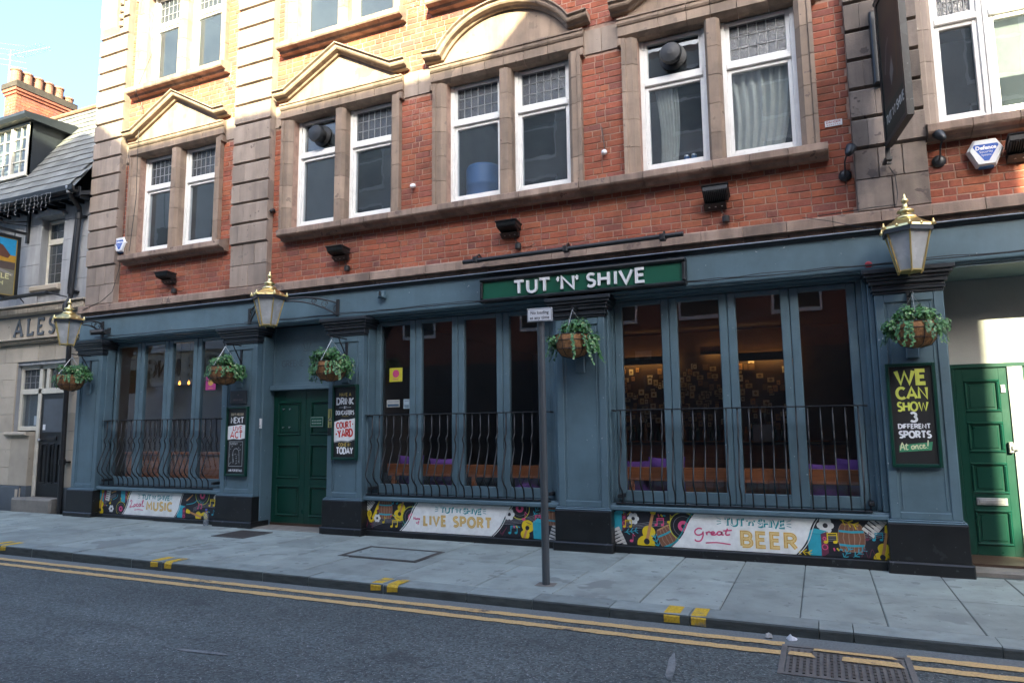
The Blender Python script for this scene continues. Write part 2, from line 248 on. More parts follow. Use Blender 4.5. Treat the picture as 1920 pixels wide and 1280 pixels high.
# ------------------------------------------------------------------ mesh building
class MB:
    def __init__(s): s.v = []; s.f = []; s.c = []
    def add(s, vs, fs, col=None):
        o = len(s.v); s.v += [tuple(p) for p in vs]; s.f += [tuple(i+o for i in f) for f in fs]; s.c += [col]*len(fs); return s
    def box(s, x0, x1, y0, y1, z0, z1, c=0):
        if c <= 0:
            return s.add([(x0,y0,z0),(x1,y0,z0),(x1,y1,z0),(x0,y1,z0),(x0,y0,z1),(x1,y0,z1),(x1,y1,z1),(x0,y1,z1)],
                  [(0,3,2,1),(4,5,6,7),(0,1,5,4),(1,2,6,5),(2,3,7,6),(3,0,4,7)])
        c = min(c, (x1-x0)*.45, (z1-z0)*.45, (y1-y0)*.9)      # front (street) arrises softened
        return s.add([(x0,y1,z0),(x1,y1,z0),(x1,y1,z1),(x0,y1,z1),(x0,y0+c,z0),(x1,y0+c,z0),(x1,y0+c,z1),(x0,y0+c,z1),
                      (x0+c,y0,z0+c),(x1-c,y0,z0+c),(x1-c,y0,z1-c),(x0+c,y0,z1-c)],
                     [(3,2,1,0),(8,9,10,11),(4,5,9,8),(5,6,10,9),(6,7,11,10),(7,4,8,11),(0,1,5,4),(1,2,6,5),(2,3,7,6),(3,0,4,7)])
    def prism(s, poly, axis, a, b):
        k = len(poly)
        P = {'x': lambda p, t: (t, p[0], p[1]), 'y': lambda p, t: (p[0], t, p[1]), 'z': lambda p, t: (p[0], p[1], t)}[axis]
        A = sum(poly[i][0]*poly[(i+1) % k][1]-poly[(i+1) % k][0]*poly[i][1] for i in range(k))
        if A < 0: poly = poly[::-1]
        if axis == 'y': poly = poly[::-1]
        vs = [P(p, a) for p in poly]+[P(p, b) for p in poly]
        fs = [tuple(range(k-1, -1, -1)), tuple(range(k, 2*k))]+[(i, (i+1) % k, (i+1) % k+k, i+k) for i in range(k)]
        return s.add(vs, fs)
    def tube(s, pts, r, n=6, close=False):
        pts = [Vector(p) for p in pts]; k = len(pts); vs = []; fs = []
        rs = r if isinstance(r, (list, tuple)) else [r]*k
        up = None
        for i, p in enumerate(pts):
            t = (pts[min(i+1, k-1)]-pts[max(i-1, 0)])
            t = t.normalized() if t.length > 1e-9 else Vector((0, 0, 1))
            if up is None: up = Vector((0, 0, 1)) if abs(t.z) < .9 else Vector((1, 0, 0))
            a = t.cross(up); a = a.normalized() if a.length > 1e-6 else t.orthogonal().normalized(); b = a.cross(t); up = b
            for j in range(n):
                q = 2*math.pi*j/n; vs.append(p+(a*math.cos(q)+b*math.sin(q))*rs[i])
        for i in range(k-1):
            for j in range(n): fs.append((i*n+j, (i+1)*n+j, (i+1)*n+(j+1) % n, i*n+(j+1) % n))
        fs += [tuple(range(n)), tuple(range((k-1)*n+n-1, (k-1)*n-1, -1))]
        return s.add(vs, fs)
    def lathe(s, prof, c=(0, 0, 0), n=16, rot=0):
        vs = []; fs = []
        for r, z in prof:
            for j in range(n):
                q = 2*math.pi*(j+rot)/n; vs.append((c[0]+r*math.cos(q), c[1]+r*math.sin(q), c[2]+z))
        for i in range(len(prof)-1):
            for j in range(n): fs.append((i*n+j, i*n+(j+1) % n, (i+1)*n+(j+1) % n, (i+1)*n+j))
        fs += [tuple(range(n-1, -1, -1)), tuple(range((len(prof)-1)*n, len(prof)*n))]
        return s.add(vs, fs)
    def sweep(s, path, prof, closed=False):
        """profile (d up/normal, y) swept along an x-z path with mitres"""
        k = len(path); vs = []; fs = []; m = len(prof)
        for i, (x, z) in enumerate(path):
            a = Vector(path[i])-Vector(path[i-1]) if i > 0 else Vector(path[1])-Vector(path[0])
            b = Vector(path[i+1])-Vector(path[i]) if i < k-1 else a
            if i == 0: a = b
            na = Vector((-a.y, a.x)).normalized(); nb = Vector((-b.y, b.x)).normalized(); nn = na+nb; nn = nn/max(.3, nn.length_squared)*2
            for d, y in prof: vs.append((x+nn.x*d, y, z+nn.y*d))
        for i in range(k-1):
            for j in range(m): fs.append((i*m+j, i*m+(j+1) % m, (i+1)*m+(j+1) % m, (i+1)*m+j))
        fs += [tuple(range(m-1, -1, -1)), tuple(range((k-1)*m, k*m))]
        return s.add(vs, fs)
    def mesh(s, name='m', smooth=False):
        me = bpy.data.meshes.new(name); me.from_pydata(s.v, [], s.f); me.update()
        if any(c is not None for c in s.c):
            at = me.color_attributes.new('Col', 'FLOAT_COLOR', 'CORNER'); d = []
            for f, c in zip(s.f, s.c): d += [*(c or (1, 1, 1)), 1.0]*len(f)
            at.data.foreach_set('color', d)
        if smooth: me.polygons.foreach_set('use_smooth', [True]*len(me.polygons))
        return me
    def build(s, name, mat, parent=None, loc=None, smooth=False, **tags):
        return mkobj(name, s.mesh(name, smooth), mat, parent, loc, **tags)
def mkobj(name, me, mat=None, parent=None, loc=None, rot=None, **tags):
    o = bpy.data.objects.new(name, me); COL.objects.link(o)
    if me is not None and mat is not None and not me.materials: me.materials.append(M[mat] if isinstance(mat, str) else mat)
    if parent: o.parent = parent
    if loc: o.location = loc
    if rot: o.rotation_euler = rot
    for k, v in tags.items(): o[k] = v
    return o
def thing(name, label, cat, loc=(0, 0, 0), rotz=0, group=None):
    o = bpy.data.objects.new(name, None); COL.objects.link(o); o.location = loc; o.rotation_euler = (0, 0, rotz)
    o['label'] = label; o['category'] = cat
    if group: o['group'] = group
    return o
def part(name, parent): 
    o = bpy.data.objects.new(name, None); COL.objects.link(o); o.parent = parent; return o
def bx(name, mat, parent, *a, c=0, **t): return MB().box(*a, c=c).build(name, mat, parent, **t)
def arc(cx, cy, rx, ry, a0, a1, n=8): return [(cx+rx*math.cos(R(a0+(a1-a0)*i/n)), cy+ry*math.sin(R(a0+(a1-a0)*i/n))) for i in range(n+1)]

# ------------------------------------------------------------------ flat print (lettering, pictures): coloured polygons a hair above their board
class Art:
    def __init__(s, y=0.0, step=.00004): s.mb = MB(); s.y = y; s.k = 0; s.step = step; s.clip = None
    def face(s, pts, y, col):
        if s.clip:
            x0, x1, z0, z1 = s.clip
            for ax, lim, sg in ((0, x0, 1), (0, x1, -1), (1, z0, 1), (1, z1, -1)):
                out = []
                for i, p in enumerate(pts):
                    q = pts[i-1]; dp, dq = sg*(p[ax]-lim), sg*(q[ax]-lim)
                    if (dp >= 0) != (dq >= 0): t = dq/(dq-dp); out.append((q[0]+(p[0]-q[0])*t, q[1]+(p[1]-q[1])*t))
                    if dp >= 0: out.append((p[0], p[1]))
                pts = out
                if len(pts) < 3: return
        s.mb.add([(p[0], y, p[1]) for p in pts], [tuple(range(len(pts)))], col)
    def poly(s, pts, col):
        s.k += 1; y = s.y-s.k*s.step
        A = sum(pts[i][0]*pts[(i+1) % len(pts)][1]-pts[(i+1) % len(pts)][0]*pts[i][1] for i in range(len(pts)))
        if A < 0: pts = pts[::-1]
        s.face(pts, y, col); return s
    def line(s, pts, w, col, close=False, cap=True):
        q = [Vector(p) for p in pts]
        q = [p for i, p in enumerate(q) if i == 0 or (p-q[i-1]).length > 1e-6]
        if close and (q[0]-q[-1]).length > 1e-6: q.append(q[0])
        k = len(q)
        if k < 2: return s
        s.k += 1; y = s.y-s.k*s.step; vs = []
        cl = close or (q[0]-q[-1]).length < 1e-6
        if cap and not cl:
            q[0] = q[0]-(q[1]-q[0]).normalized()*w*.0; 
        for i in range(k):
            a = (q[i]-q[i-1]) if i > 0 else ((q[-1]-q[-2]) if cl else (q[1]-q[0]))
            b = (q[i+1]-q[i]) if i < k-1 else ((q[1]-q[0]) if cl else a)
            a = a.normalized(); b = b.normalized(); na = Vector((-a.y, a.x)); nb = Vector((-b.y, b.x)); nn = na+nb
            nn = nn*(2/max(nn.length_squared, 1.0))
            vs += [q[i]+nn*w/2, q[i]-nn*w/2]
        if s.clip:
            for i in range(k-1): s.face([(vs[j].x, vs[j].y) for j in (2*i, 2*i+1, 2*i+3, 2*i+2)], y, col)
        else: s.mb.add([(p.x, y, p.y) for p in vs], [(2*i, 2*i+1, 2*i+3, 2*i+2) for i in range(k-1)], col)
        return s
    def disc(s, x, z, r, col, n=14, ry=None): return s.poly(arc(x, z, r, ry or r, 0, 360-360/n, n-1), col)
    def ring(s, x, z, r, w, col, n=20, ry=None): return s.line(arc(x, z, r, ry or r, 0, 360, n), w, col)
    def rect(s, x0, x1, z0, z1, col): return s.poly([(x0, z0), (x1, z0), (x1, z1), (x0, z1)], col)
    def word(s, txt, x, z, h, w, col, gap=.16, rot=0, sk=0, fit=None, jig=0, wid=1.0):
        """block letters drawn from strokes; fit = total width wanted"""
        W = sum(GL[c][0]*wid if c in GL else .3 for c in txt)+gap*(len(txt)-1)
        kx = (fit/(W*h)) if fit else 1.0
        cx = x; ca, sa = math.cos(R(rot)), math.sin(R(rot)); jr = random.Random(len(txt)*7+3)
        for c in txt:
            gw, st = GL.get(c, (.3, []))
            dz = jr.uniform(-jig, jig)*h
            for p in st:
                pts = []
                for (a, b) in p:
                    X = (cx-x)+(a*wid*kx+sk*b)*h; Z = b*h+dz
                    pts.append((x+X*ca-Z*sa, z+X*sa+Z*ca))
                s.line(pts, w, col)
            cx += (gw*wid+gap)*h*kx
        return s
    def text(s, body, x, z, size, col, bold=0.0, fit=None, align='CENTER', shear=0):
        cu = bpy.data.curves.new('t', 'FONT'); cu.body = body; cu.size = size; cu.offset = bold; cu.align_x = align; cu.shear = shear; cu.resolution_u = 2
        o = bpy.data.objects.new('t', cu); COL.objects.link(o); dg = bpy.context.evaluated_depsgraph_get()
        me = bpy.data.meshes.new_from_object(o.evaluated_get(dg)); s.k += 1; y = s.y-s.k*s.step
        kx = 1
        if fit and len(me.vertices):
            xs = [v.co.x for v in me.vertices]; kx = fit/(max(xs)-min(xs))
        s.mb.add([(x+v.co.x*kx, y, z+v.co.y) for v in me.vertices], [tuple(p.vertices) for p in me.polygons], col)
        bpy.data.objects.remove(o); bpy.data.curves.remove(cu); bpy.data.meshes.remove(me); return s
    def build(s, name, parent, loc=None, rotz=0):
        o = s.mb.build(name, 'print', parent, loc); o.rotation_euler = (0, 0, rotz); return o
# stroke alphabet: (width, [polylines]) in a unit-high box
_t = arc
GL = {
 'A': (.78, [[(0,0),(.39,1),(.78,0)], [(.14,.3),(.64,.3)]]), 'B': (.56, [[(0,0),(0,1),(.3,1)]+_t(.3,.76,.22,.24,90,-90,6)+[(0,.52)], [(.0,.52),(.32,.52)]+_t(.32,.26,.24,.26,90,-90,6)+[(0,0)]]),
 'C': (.68, [_t(.42,.5,.42,.5,48,312,12)]), 'D': (.68, [[(0,0),(0,1),(.26,1)]+_t(.26,.5,.42,.5,90,-90,10)+[(0,0)]]),
 'E': (.48, [[(.48,0),(0,0),(0,1),(.48,1)], [(0,.52),(.42,.52)]]), 'F': (.46, [[(0,0),(0,1),(.46,1)], [(0,.5),(.4,.5)]]),
 'G': (.74, [_t(.42,.5,.42,.5,48,330,12)+[(.78,.45),(.5,.45)]]), 'H': (.66, [[(0,0),(0,1)], [(.66,0),(.66,1)], [(0,.52),(.66,.52)]]),
 'I': (.02, [[(0,0),(0,1)]]), 'K': (.62, [[(0,0),(0,1)], [(.58,1),(.02,.48),(.62,0)]]), 'L': (.44, [[(0,1),(0,0),(.44,0)]]),
 'M': (.82, [[(0,0),(.06,1),(.41,.3),(.76,1),(.82,0)]]), 'N': (.66, [[(0,0),(0,1),(.66,0),(.66,1)]]), 'O': (.84, [_t(.42,.5,.42,.5,0,360,18)]),
 'P': (.54, [[(0,0),(0,1),(.28,1)]+_t(.28,.73,.26,.27,90,-90,7)+[(0,.46)]]), 'R': (.58, [[(0,0),(0,1),(.28,1)]+_t(.28,.74,.25,.26,90,-90,7)+[(0,.48)], [(.26,.48),(.58,0)]]),
 'S': (.52, [_t(.27,.755,.24,.245,35,250,8)+_t(.25,.25,.27,.25,78,-145,9)]), 'T': (.66, [[(0,1),(.66,1)], [(.33,1),(.33,0)]]),
 'U': (.66, [[(0,1),(0,.33)]+_t(.33,.33,.33,.33,180,360,10)+[(.66,1)]]), 'V': (.74, [[(0,1),(.37,0),(.74,1)]]), 'W': (1.1, [[(0,1),(.28,0),(.55,.9),(.82,0),(1.1,1)]]),
 'X': (.66, [[(0,1),(.66,0)], [(.66,1),(0,0)]]), 'Y': (.66, [[(0,1),(.33,.48),(.66,1)], [(.33,.48),(.33,0)]]),
 'n': (.5, [[(0,0),(0,.72)], [(0,.40)]+_t(.25,.42,.25,.28,180,0,7)+[(.5,0)]]), '3': (.5, [_t(.24,.76,.23,.24,150,-75,9)+_t(.24,.27,.27,.27,80,-150,10)]), "'": (.08, [[(.05,1),(.0,.76)]]), '-': (.3, [[(0,.5),(.3,.5)]]), ' ': (.3, []), '!': (.05, [[(0,1),(0,.3)], [(0,.1),(0,0)]]),
}
# ================================================================== ground
X0, X1 = -60.0, 45.0
def stamp(o, **kw):
    for k, v in kw.items(): o[k] = v
    return o
road = MB(); road.add([(-150,-8.5,-.09),(120,-8.5,-.09),(120,-2.70,-.09),(-150,-2.70,-.09)], [(0,1,2,3)])
road.build('road', 'asphalt', kind='structure', label='dark asphalt carriageway along the kerb')
g = MB(); g.add([(-150,-60,-.16),(120,-60,-.16),(120,60,-.16),(-150,60,-.16)], [(0,1,2,3)])
g.build('ground', 'gutter', kind='structure', label='ground under the street')
gs = MB(); gs.box(-150,120,-2.71,-2.50,-.14,-.086); gs.build('gutter_strip', 'gutter', kind='structure', label='pale gritty gutter strip between kerb and yellow lines')
fp = MB(); fp.box(-150,120,-11.0,-8.5,-.2,.0); fp.build('far_pavement', 'slab', kind='structure', label='pavement across the street')
GAP = (-.30, .40, -3.28, -2.72)                                     # where the gully cover sits in the road
for nm, (ya, yb) in (('yellow_line', (-2.745, -2.655)), ('yellow_line', (-2.945, -2.855))):
    for a, b in ((-60, -.32), (.42, 40)):
        q = MB(); k = int((b-a)/.07); w = []
        rr = random.Random(int(ya*1000)+int(a))
        for i in range(k+1):
            x = a+(b-a)*i/k; w += [(x, ya+rr.uniform(-.008, .008), -.0845), (x, yb+rr.uniform(-.008, .008), -.0845)]
        q.add(w, [(2*i, 2*i+2, 2*i+3, 2*i+1) for i in range(k)])
        q.build(nm, 'yline', kind='structure', label='faded double yellow line painted on the road')
wm = MB()
for (cx, cy, w, h, a) in ((-.95,-3.45,.06,.62,.15), (-3.95,-4.35,.5,.05,.1), (-2.2,-5.0,.12,.05,.4)):
    pts = [(cx+(w/2*math.cos(t)*math.cos(a)-h/2*math.sin(t)*math.sin(a))*rnd.uniform(.75,1.15), cy+(w/2*math.cos(t)*math.sin(a)+h/2*math.sin(t)*math.cos(a))*rnd.uniform(.75,1.15), -.0855) for t in [i*math.pi/7 for i in range(14)]]
    wm.add(pts, [tuple(range(14))])
wm.build('worn_paint_marks', 'wline', kind='structure', label='worn white paint scuffs on the road')
pave = mkobj('pavement', None, kind='structure', label='stone-flagged pavement in front of the pub')
bed = MB(); bed.box(-150, 120, -2.3, 3, -.12, -.020); bed.build('joint_bed', 'kerbface', pave)
# flags: rows between the kerb and the building
def slab(name, x0, x1, y0, y1, zt, parent, mat='slab', zb=-.06, g=.0036):
    c = .006; x0 += g; x1 -= g; y0 += g; y1 -= g
    o = MB(); o.add([(x0,y0,zb),(x1,y0,zb),(x1,y1,zb),(x0,y1,zb),(x0,y0,zt-c),(x1,y0,zt-c),(x1,y1,zt-c),(x0,y1,zt-c),(x0+c,y0+c,zt),(x1-c,y0+c,zt),(x1-c,y1-c,zt),(x0+c,y1-c,zt)],
        [(0,1,5,4),(1,2,6,5),(2,3,7,6),(3,0,4,7),(4,5,9,8),(5,6,10,9),(6,7,11,10),(7,4,8,11),(8,9,10,11)])
    return o.build(name, mat, parent)
HOLES = [(-5.08,-4.0,-1.52,-.80), (-7.62,-6.98,-1.02,-.40), (-2.47,-2.26,-2.07,-1.87)]
def zpave(x): return -.012-.0035*x
rr = random.Random(3)
rows = [(-2.265, -1.24), (-1.24, -.16)]
nsl = 0
far = MB()
for ri, (ya, yb) in enumerate(rows):
    x = -24.2+ri*.0
    if ri == 1: x += .0
    xs = []
    fixed = [-1.44, -.81, -.23, .35, .94, 1.46, 2.1, 2.7]
    x = -1.44
    left = []
    while x > -26:
        x -= rr.choice((.62, .75, .9, 1.05)) ; left.append(x)
    right = [3.4, 4.2, 5.0, 5.9, 6.8, 7.6]
    xs = sorted(left)+fixed+right
    for a, b in zip(xs, xs[1:]):
        zt = zpave((a+b)/2)+rr.uniform(-.0032, .0022)
        cuts = [h for h in HOLES if h[0] < b and h[1] > a and h[2] < yb and h[3] > ya]
        slab('paving_slab', a, b, ya, yb, zt, pave); nsl += 1
ax = -26.
slab('paving_slab', -60, -27.5, -2.265, -.16, .07, pave); slab('paving_slab', 7.6, 45, -2.265, -.16, -.04, pave)
# doorstep paving inside the recess and under the building line
# kerb stones
xs = [-26.4]
kj = [-13.6,-12.7,-11.6,-10.2,-8.85,-8.1,-7.1,-6.62,-5.2,-4.62,-3.76,-2.9,-2.28,-1.62,-1.0,-.1,.12,.98,1.72,2.6,3.5,4.4,5.4,6.5]
while xs[-1] < -14.3: xs.append(xs[-1]+rr.uniform(.75, 1.05))
xs += kj
for a, b in zip(xs, xs[1:]):
    zt = zpave((a+b)/2)+rr.uniform(-.002, .002); c = .018
    o = MB(); x0, x1 = a+.003, b-.003; y0, y1 = -2.50, -2.272
    o.add([(x0,y0,-.13),(x1,y0,-.13),(x1,y0,zt-c),(x0,y0,zt-c),(x0,y0+c*.4,zt-c*.35),(x1,y0+c*.4,zt-c*.35),(x0,y0+c,zt),(x1,y0+c,zt),(x0,y1,zt),(x1,y1,zt),(x0,y1,-.13),(x1,y1,-.13)],
          [(0,1,2,3),(3,2,5,4),(4,5,7,6),(6,7,9,8),(8,9,11,10),(0,3,4,6,8,10),(1,11,9,7,5,2)])
    ks = o.build('kerb_stone', 'kerb', pave); ks.data.materials.append(M['kerbface']); ks.data.polygons[0].material_index = 1; ks.data.polygons[1].material_index = 1  # street face and lower arris take the darker kerb tone
kf = MB(); kf.box(-150, -26.4, -2.5, -2.272, -.13, .08); kf.box(6.5, 120, -2.5, -2.272, -.13, -.03); kf.build('kerb_stone', 'kerb', pave)
# yellow no-loading blips on the kerb
for cx in (-1.13, -.93, -3.84, -3.66, -6.74, -6.53, -9.62, -9.42):
    o = MB(); z = zpave(cx)+.0035; w = .115+rr.uniform(-.01, .01); j = rr.uniform(-.01, .01)
    o.add([(cx-w/2,-2.272,z),(cx+w/2,-2.275+j,z),(cx+w/2,-2.479,z),(cx-w/2,-2.482,z),(cx+w/2,-2.504,z-.022),(cx-w/2,-2.504,z-.022),(cx+w/2,-2.504,z-.068-j),(cx-w/2,-2.504,z-.07)],
          [(0,3,2,1),(3,5,4,2),(5,7,6,4)])
    o.build('kerb_blip', 'kline', pave)
# ironwork in the pavement
mc = thing('inspection_cover', 'large rectangular recessed cover with metal rim set in the pavement', 'manhole cover')
o = MB(); z = zpave(-4.5)+.0055; A_ = [(-5.06,-1.50),(-4.02,-1.53),(-4.03,-.87),(-5.08,-.84)]
def inset(P, d):
    cx = sum(p[0] for p in P)/4; cy = sum(p[1] for p in P)/4
    return [(p[0]-math.copysign(d, p[0]-cx), p[1]-math.copysign(d, p[1]-cy)) for p in P]
for d0, d1, zz in ((0, .022, 0), (.034, .058, .001)):
    Aa, Bb = inset(A_, d0), inset(A_, d1)
    o.add([(*p, z+zz) for p in Aa]+[(*p, z+zz) for p in Bb]+[(*p, z-.02) for p in Aa]+[(*p, z-.02) for p in Bb], [(i, (i+1) % 4, (i+1) % 4+4, i+4) for i in range(4)]+[(i+8, (i+1) % 4+8, (i+1) % 4, i) for i in range(4)]+[(i+4, (i+1) % 4+4, (i+1) % 4+12, i+12) for i in range(4)])
o.build('rim', 'castiron', mc)
o = MB(); Bb = inset(A_, .058); o.add([(*p, z-.003) for p in Bb], [(0,1,2,3)]); o.build('infill', 'kerb', mc)
mg = thing('cellar_grating', 'small dark cast iron grating in the pavement before the green doors', 'grating')
z = zpave(-7.2)+.006; o = MB(); o.box(-7.56,-6.99,-.98,-.95,z-.02,z); o.box(-7.56,-6.99,-.47,-.44,z-.02,z); o.box(-7.56,-7.53,-.95,-.47,z-.02,z); o.box(-7.02,-6.99,-.95,-.47,z-.02,z); o.build('frame', 'castiron', mg)
o = MB(); o.box(-7.53,-7.02,-.95,-.47,z-.02,z-.0045); o.build('pit', 'castiron', mg)
for i in range(9): bx('bar', 'castiron', mg, -7.53+i*.054+.012, -7.53+i*.054+.036, -.95, -.47, z-.02, z-.001)
gc = thing('gully_cover', 'worn iron gully cover in the road with yellow lines painted over it', 'manhole cover')
z = -.083; x0, x1, y0, y1 = -.30, .40, -3.28, -2.74
o = MB(); o.box(x0-.035,x1+.035,y0-.035,y0,z-.03,z); o.box(x0-.035,x1+.035,y1,y1+.035,z-.03,z); o.box(x0-.035,x0,y0,y1,z-.03,z); o.box(x1,x1+.035,y0,y1,z-.03,z); o.build('frame', 'plate', gc)
o = MB(); o.box(x0+.008,x1-.008,y0+.008,y1-.008,z-.03,z-.006); o.build('plate', 'plate', gc)
o = MB()
for i in range(17):
    for j in range(9):
        cx = x0+.035+i*.0395; cy = y0+.04+j*.058+(i % 2)*.02
        if cy > y1-.05: continue
        o.box(cx-.008, cx+.008, cy-.024, cy+.024, z-.007, z+.001)
o.build('tread', 'castiron', gc, kind='stuff')
for a, b, ya, yb in ((-.29,-.12,-2.935,-2.86), (.03,.385,-2.945,-2.855), (-.14,.36,-2.79,-2.745)):
    o = MB(); o.add([(a,ya,z+.0035),(b,ya-.01,z+.0035),(b-.03,yb,z+.0035),(a+.01,yb,z+.0035)], [(0,1,2,3)]); o.build('painted_line', 'yline', gc)

# ================================================================== the pub
pub = thing('pub_building', 'red brick pub with buff stone trim above a slate blue shopfront', 'building')
PIL = [(-11.66,-11.06), (-8.27,-7.62), (-6.29,-5.70), (-2.88,-2.27), (.57,1.17)]
WC = [-9.765, -6.326, -3.61, -.907]                                    # window axes
HW, OP, ML = 1.085, .90, .085                                         # surround half-width, opening half-width, mullion half-width
ZB, ZT, DZ = 4.43, 6.45, 3.04
XL, XR, ZTOP = -11.76, 4.2, 10.3
UP = [(-11.76,-11.03), (-8.35,-7.60), (.49,1.16)]                     # upper pilasters
def wall_holes(mb, x0, x1, z0, z1, y0, y1, holes):
    zs = sorted({z0, z1, *[min(max(h[i], z0), z1) for h in holes for i in (2, 3)]})
    for za, zb in zip(zs, zs[1:]):
        if zb-za < 1e-5: continue
        cut = sorted((max(h[0], x0), min(h[1], x1)) for h in holes if h[2] < zb-1e-6 and h[3] > za+1e-6)
        x = x0
        for a, b in cut:
            if a > x+1e-6: mb.box(x, a, y0, y1, za, zb)
            x = max(x, b)
        if x < x1-1e-6: mb.box(x, x1, y0, y1, za, zb)
W5 = (1.30, 3.30)
holes = []
for c in WC:
    for dz in (0, DZ): holes += [(c-OP, c-ML, 4.44+dz, 6.24+dz), (c+ML, c+OP, 4.44+dz, 6.24+dz)]
for dz in (0, DZ): holes.append((W5[0], W5[1], 4.44+dz, 6.24+dz))
bw = MB(); wall_holes(bw, XL+.02, XR, 3.45, ZTOP, .006, .20, holes)
wall = bw.build('brick_wall', 'mortar', pub)
# ---- bricks, laid in courses (stretcher / header) and cut round the stone
def halfped(c, z, kind):
    b, a = 6.50, 7.13
    if z < b or z > a: return 0
    return 1.0*(a-z)/(a-b) if kind == 't' else 1.0*math.sqrt(max(0, 1-((z-6.42)/(7.08-6.42))**2))
KIND = ['t', 't', 'a', 't']
def blocked(z0, z1):
    ex = [(a, b) for a, b in UP]
    zm = (z0+z1)/2
    if z1 > 6.115 and z0 < 6.455: ex.append((XL, XR))
    for i, c in enumerate(WC):
        for dz in (0, DZ):
            if z1 > 4.40+dz and z0 < ZT+dz: ex.append((c-HW+.01, c+HW-.01))
        h = max(halfped(c, z0, KIND[i]), halfped(c, z1, KIND[i]))
        if h > 0: ex.append((c-h, c+h))
        if z1 > 7.29 and z0 < 7.44: ex.append((c-1.15, c+1.15))
    if z1 > 4.285 and z0 < 4.42: ex.append((-7.33, .25)); ex.append((-10.84, -8.50)); ex.append((1.14, 3.5))
    if z1 > 4.40 and z0 < ZT: ex.append((1.16, 3.45))
    if z1 > 7.4 and z0 < 9.5: ex.append((1.16, 3.45))
    ex.sort(); out = []
    for a, b in ex:
        if out and a <= out[-1][1]+.01: out[-1][1] = max(out[-1][1], b)
        else: out.append([a, b])
    return out
CH, J = .0825, .0105
BR = []
z = 3.62; ci = 0; rr = random.Random(11)
while z < ZTOP-.05:
    ex = blocked(z, z+CH); free = []; x = -11.03
    for a, b in ex+[[XR, XR]]:
        if a-x > .03: free.append((x, a))
        x = max(x, b)
    for a, b in free:
        x = a-(0 if ci % 2 == 0 else .17)-rr.choice((0, 0, .06)); k = ci
        while x < b-.02:
            L = .235 if k % 2 == 0 else .118; k += 1
            p, q = max(x, a), min(x+L, b)
            if q-p > .035: BR.append((p+J/2, q-J/2, z+J/2, z+CH-J/2))
            x += L
    z += CH; ci += 1
def projsize(b):
    p = Vector(((b[0]+b[1])/2, 0, (b[2]+b[3])/2))-CAMLOC
    w = p.dot(_f); u = 960+1292*p.dot(_r2)/w; v = 640-1292*p.dot(_u2)/w
    if not (4 < u < 1916 and 4 < v < 1276): return 0
    return (b[1]-b[0])*(b[3]-b[2])*8/p.length**3
BR.sort(key=lambda b: -projsize(b))
_bc = {}
def brick_mesh(w, h):
    k = (round(w, 3), round(h, 3))
    if k not in _bc: _bc[k] = MB().box(0, w, 0, .08, 0, h, c=.004).mesh('brick')
    return _bc[k]
rr = random.Random(5)
nb = 0; st = MB(); blk = MB()
for b in BR:
    dy = rr.uniform(-.003, .003)
    dark = b[2] < 3.70
    if nb < 290 and projsize(b) > 0:
        mkobj('brick', brick_mesh(b[1]-b[0], b[3]-b[2]), 'brick', wall, (b[0], dy, b[2])); nb += 1
    else: st.box(b[0], b[1], dy, .08, b[2], b[3], c=.004)
st.build('brickwork', 'brick', wall, kind='stuff')
# a course of dark bricks under them
z = 3.545
x = -11.0; dk = MB()
while x < XR:
    for a, b in UP:
        if x < b and x+.2 > a: x = b+.005
    dk.box(x, min(x+.226, XR), -.012, .08, 3.55, 3.612, c=.004); x += .235
dk.build('dark_brick_course', 'dkbrick', wall, kind='stuff')
# ---- shell: back, ends, floors, roof
sh = MB(); sh.box(XL, XL+.02, .02, 7, -.1, ZTOP); sh.box(XR-.2, XR, .2, 7, -.1, ZTOP); sh.box(XL, XR, 7, 7.2, -.1, ZTOP); sh.box(XL, XR, .2, 7, ZTOP-.2, ZTOP)
sh.build('outer_shell', 'roomw', pub)
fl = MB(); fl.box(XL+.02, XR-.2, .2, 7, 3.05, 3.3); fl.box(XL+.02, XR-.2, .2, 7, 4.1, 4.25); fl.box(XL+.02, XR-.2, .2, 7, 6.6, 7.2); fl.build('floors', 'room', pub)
rm = MB()
for x in (-11.3, -8.0, -4.98, -2.26, .75, 3.7): rm.box(x-.05, x+.05, .2, 2.6, 4.25, 6.6); rm.box(x-.05, x+.05, .2, 2.6, 7.2, 10)
rm.box(XL+.1, XR-.3, 2.6, 2.7, 4.25, 6.6); rm.box(XL+.1, XR-.3, 2.6, 2.7, 7.2, 10); rm.build('upper_rooms', 'roomw', pub)
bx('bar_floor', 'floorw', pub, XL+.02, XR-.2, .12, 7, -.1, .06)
bw2 = MB(); bw2.box(XL+.05, XR-.25, 6.4, 6.5, .06, 3.05); bw2.box(-8.1, -8.0, .6, 6.4, .06, 3.05); bw2.box(-6.0, -5.9, .6, 6.4, .06, 3.05); bw2.box(.78, .88, .3, 6.4, .06, 3.05); bw2.build('bar_walls', 'room', pub)
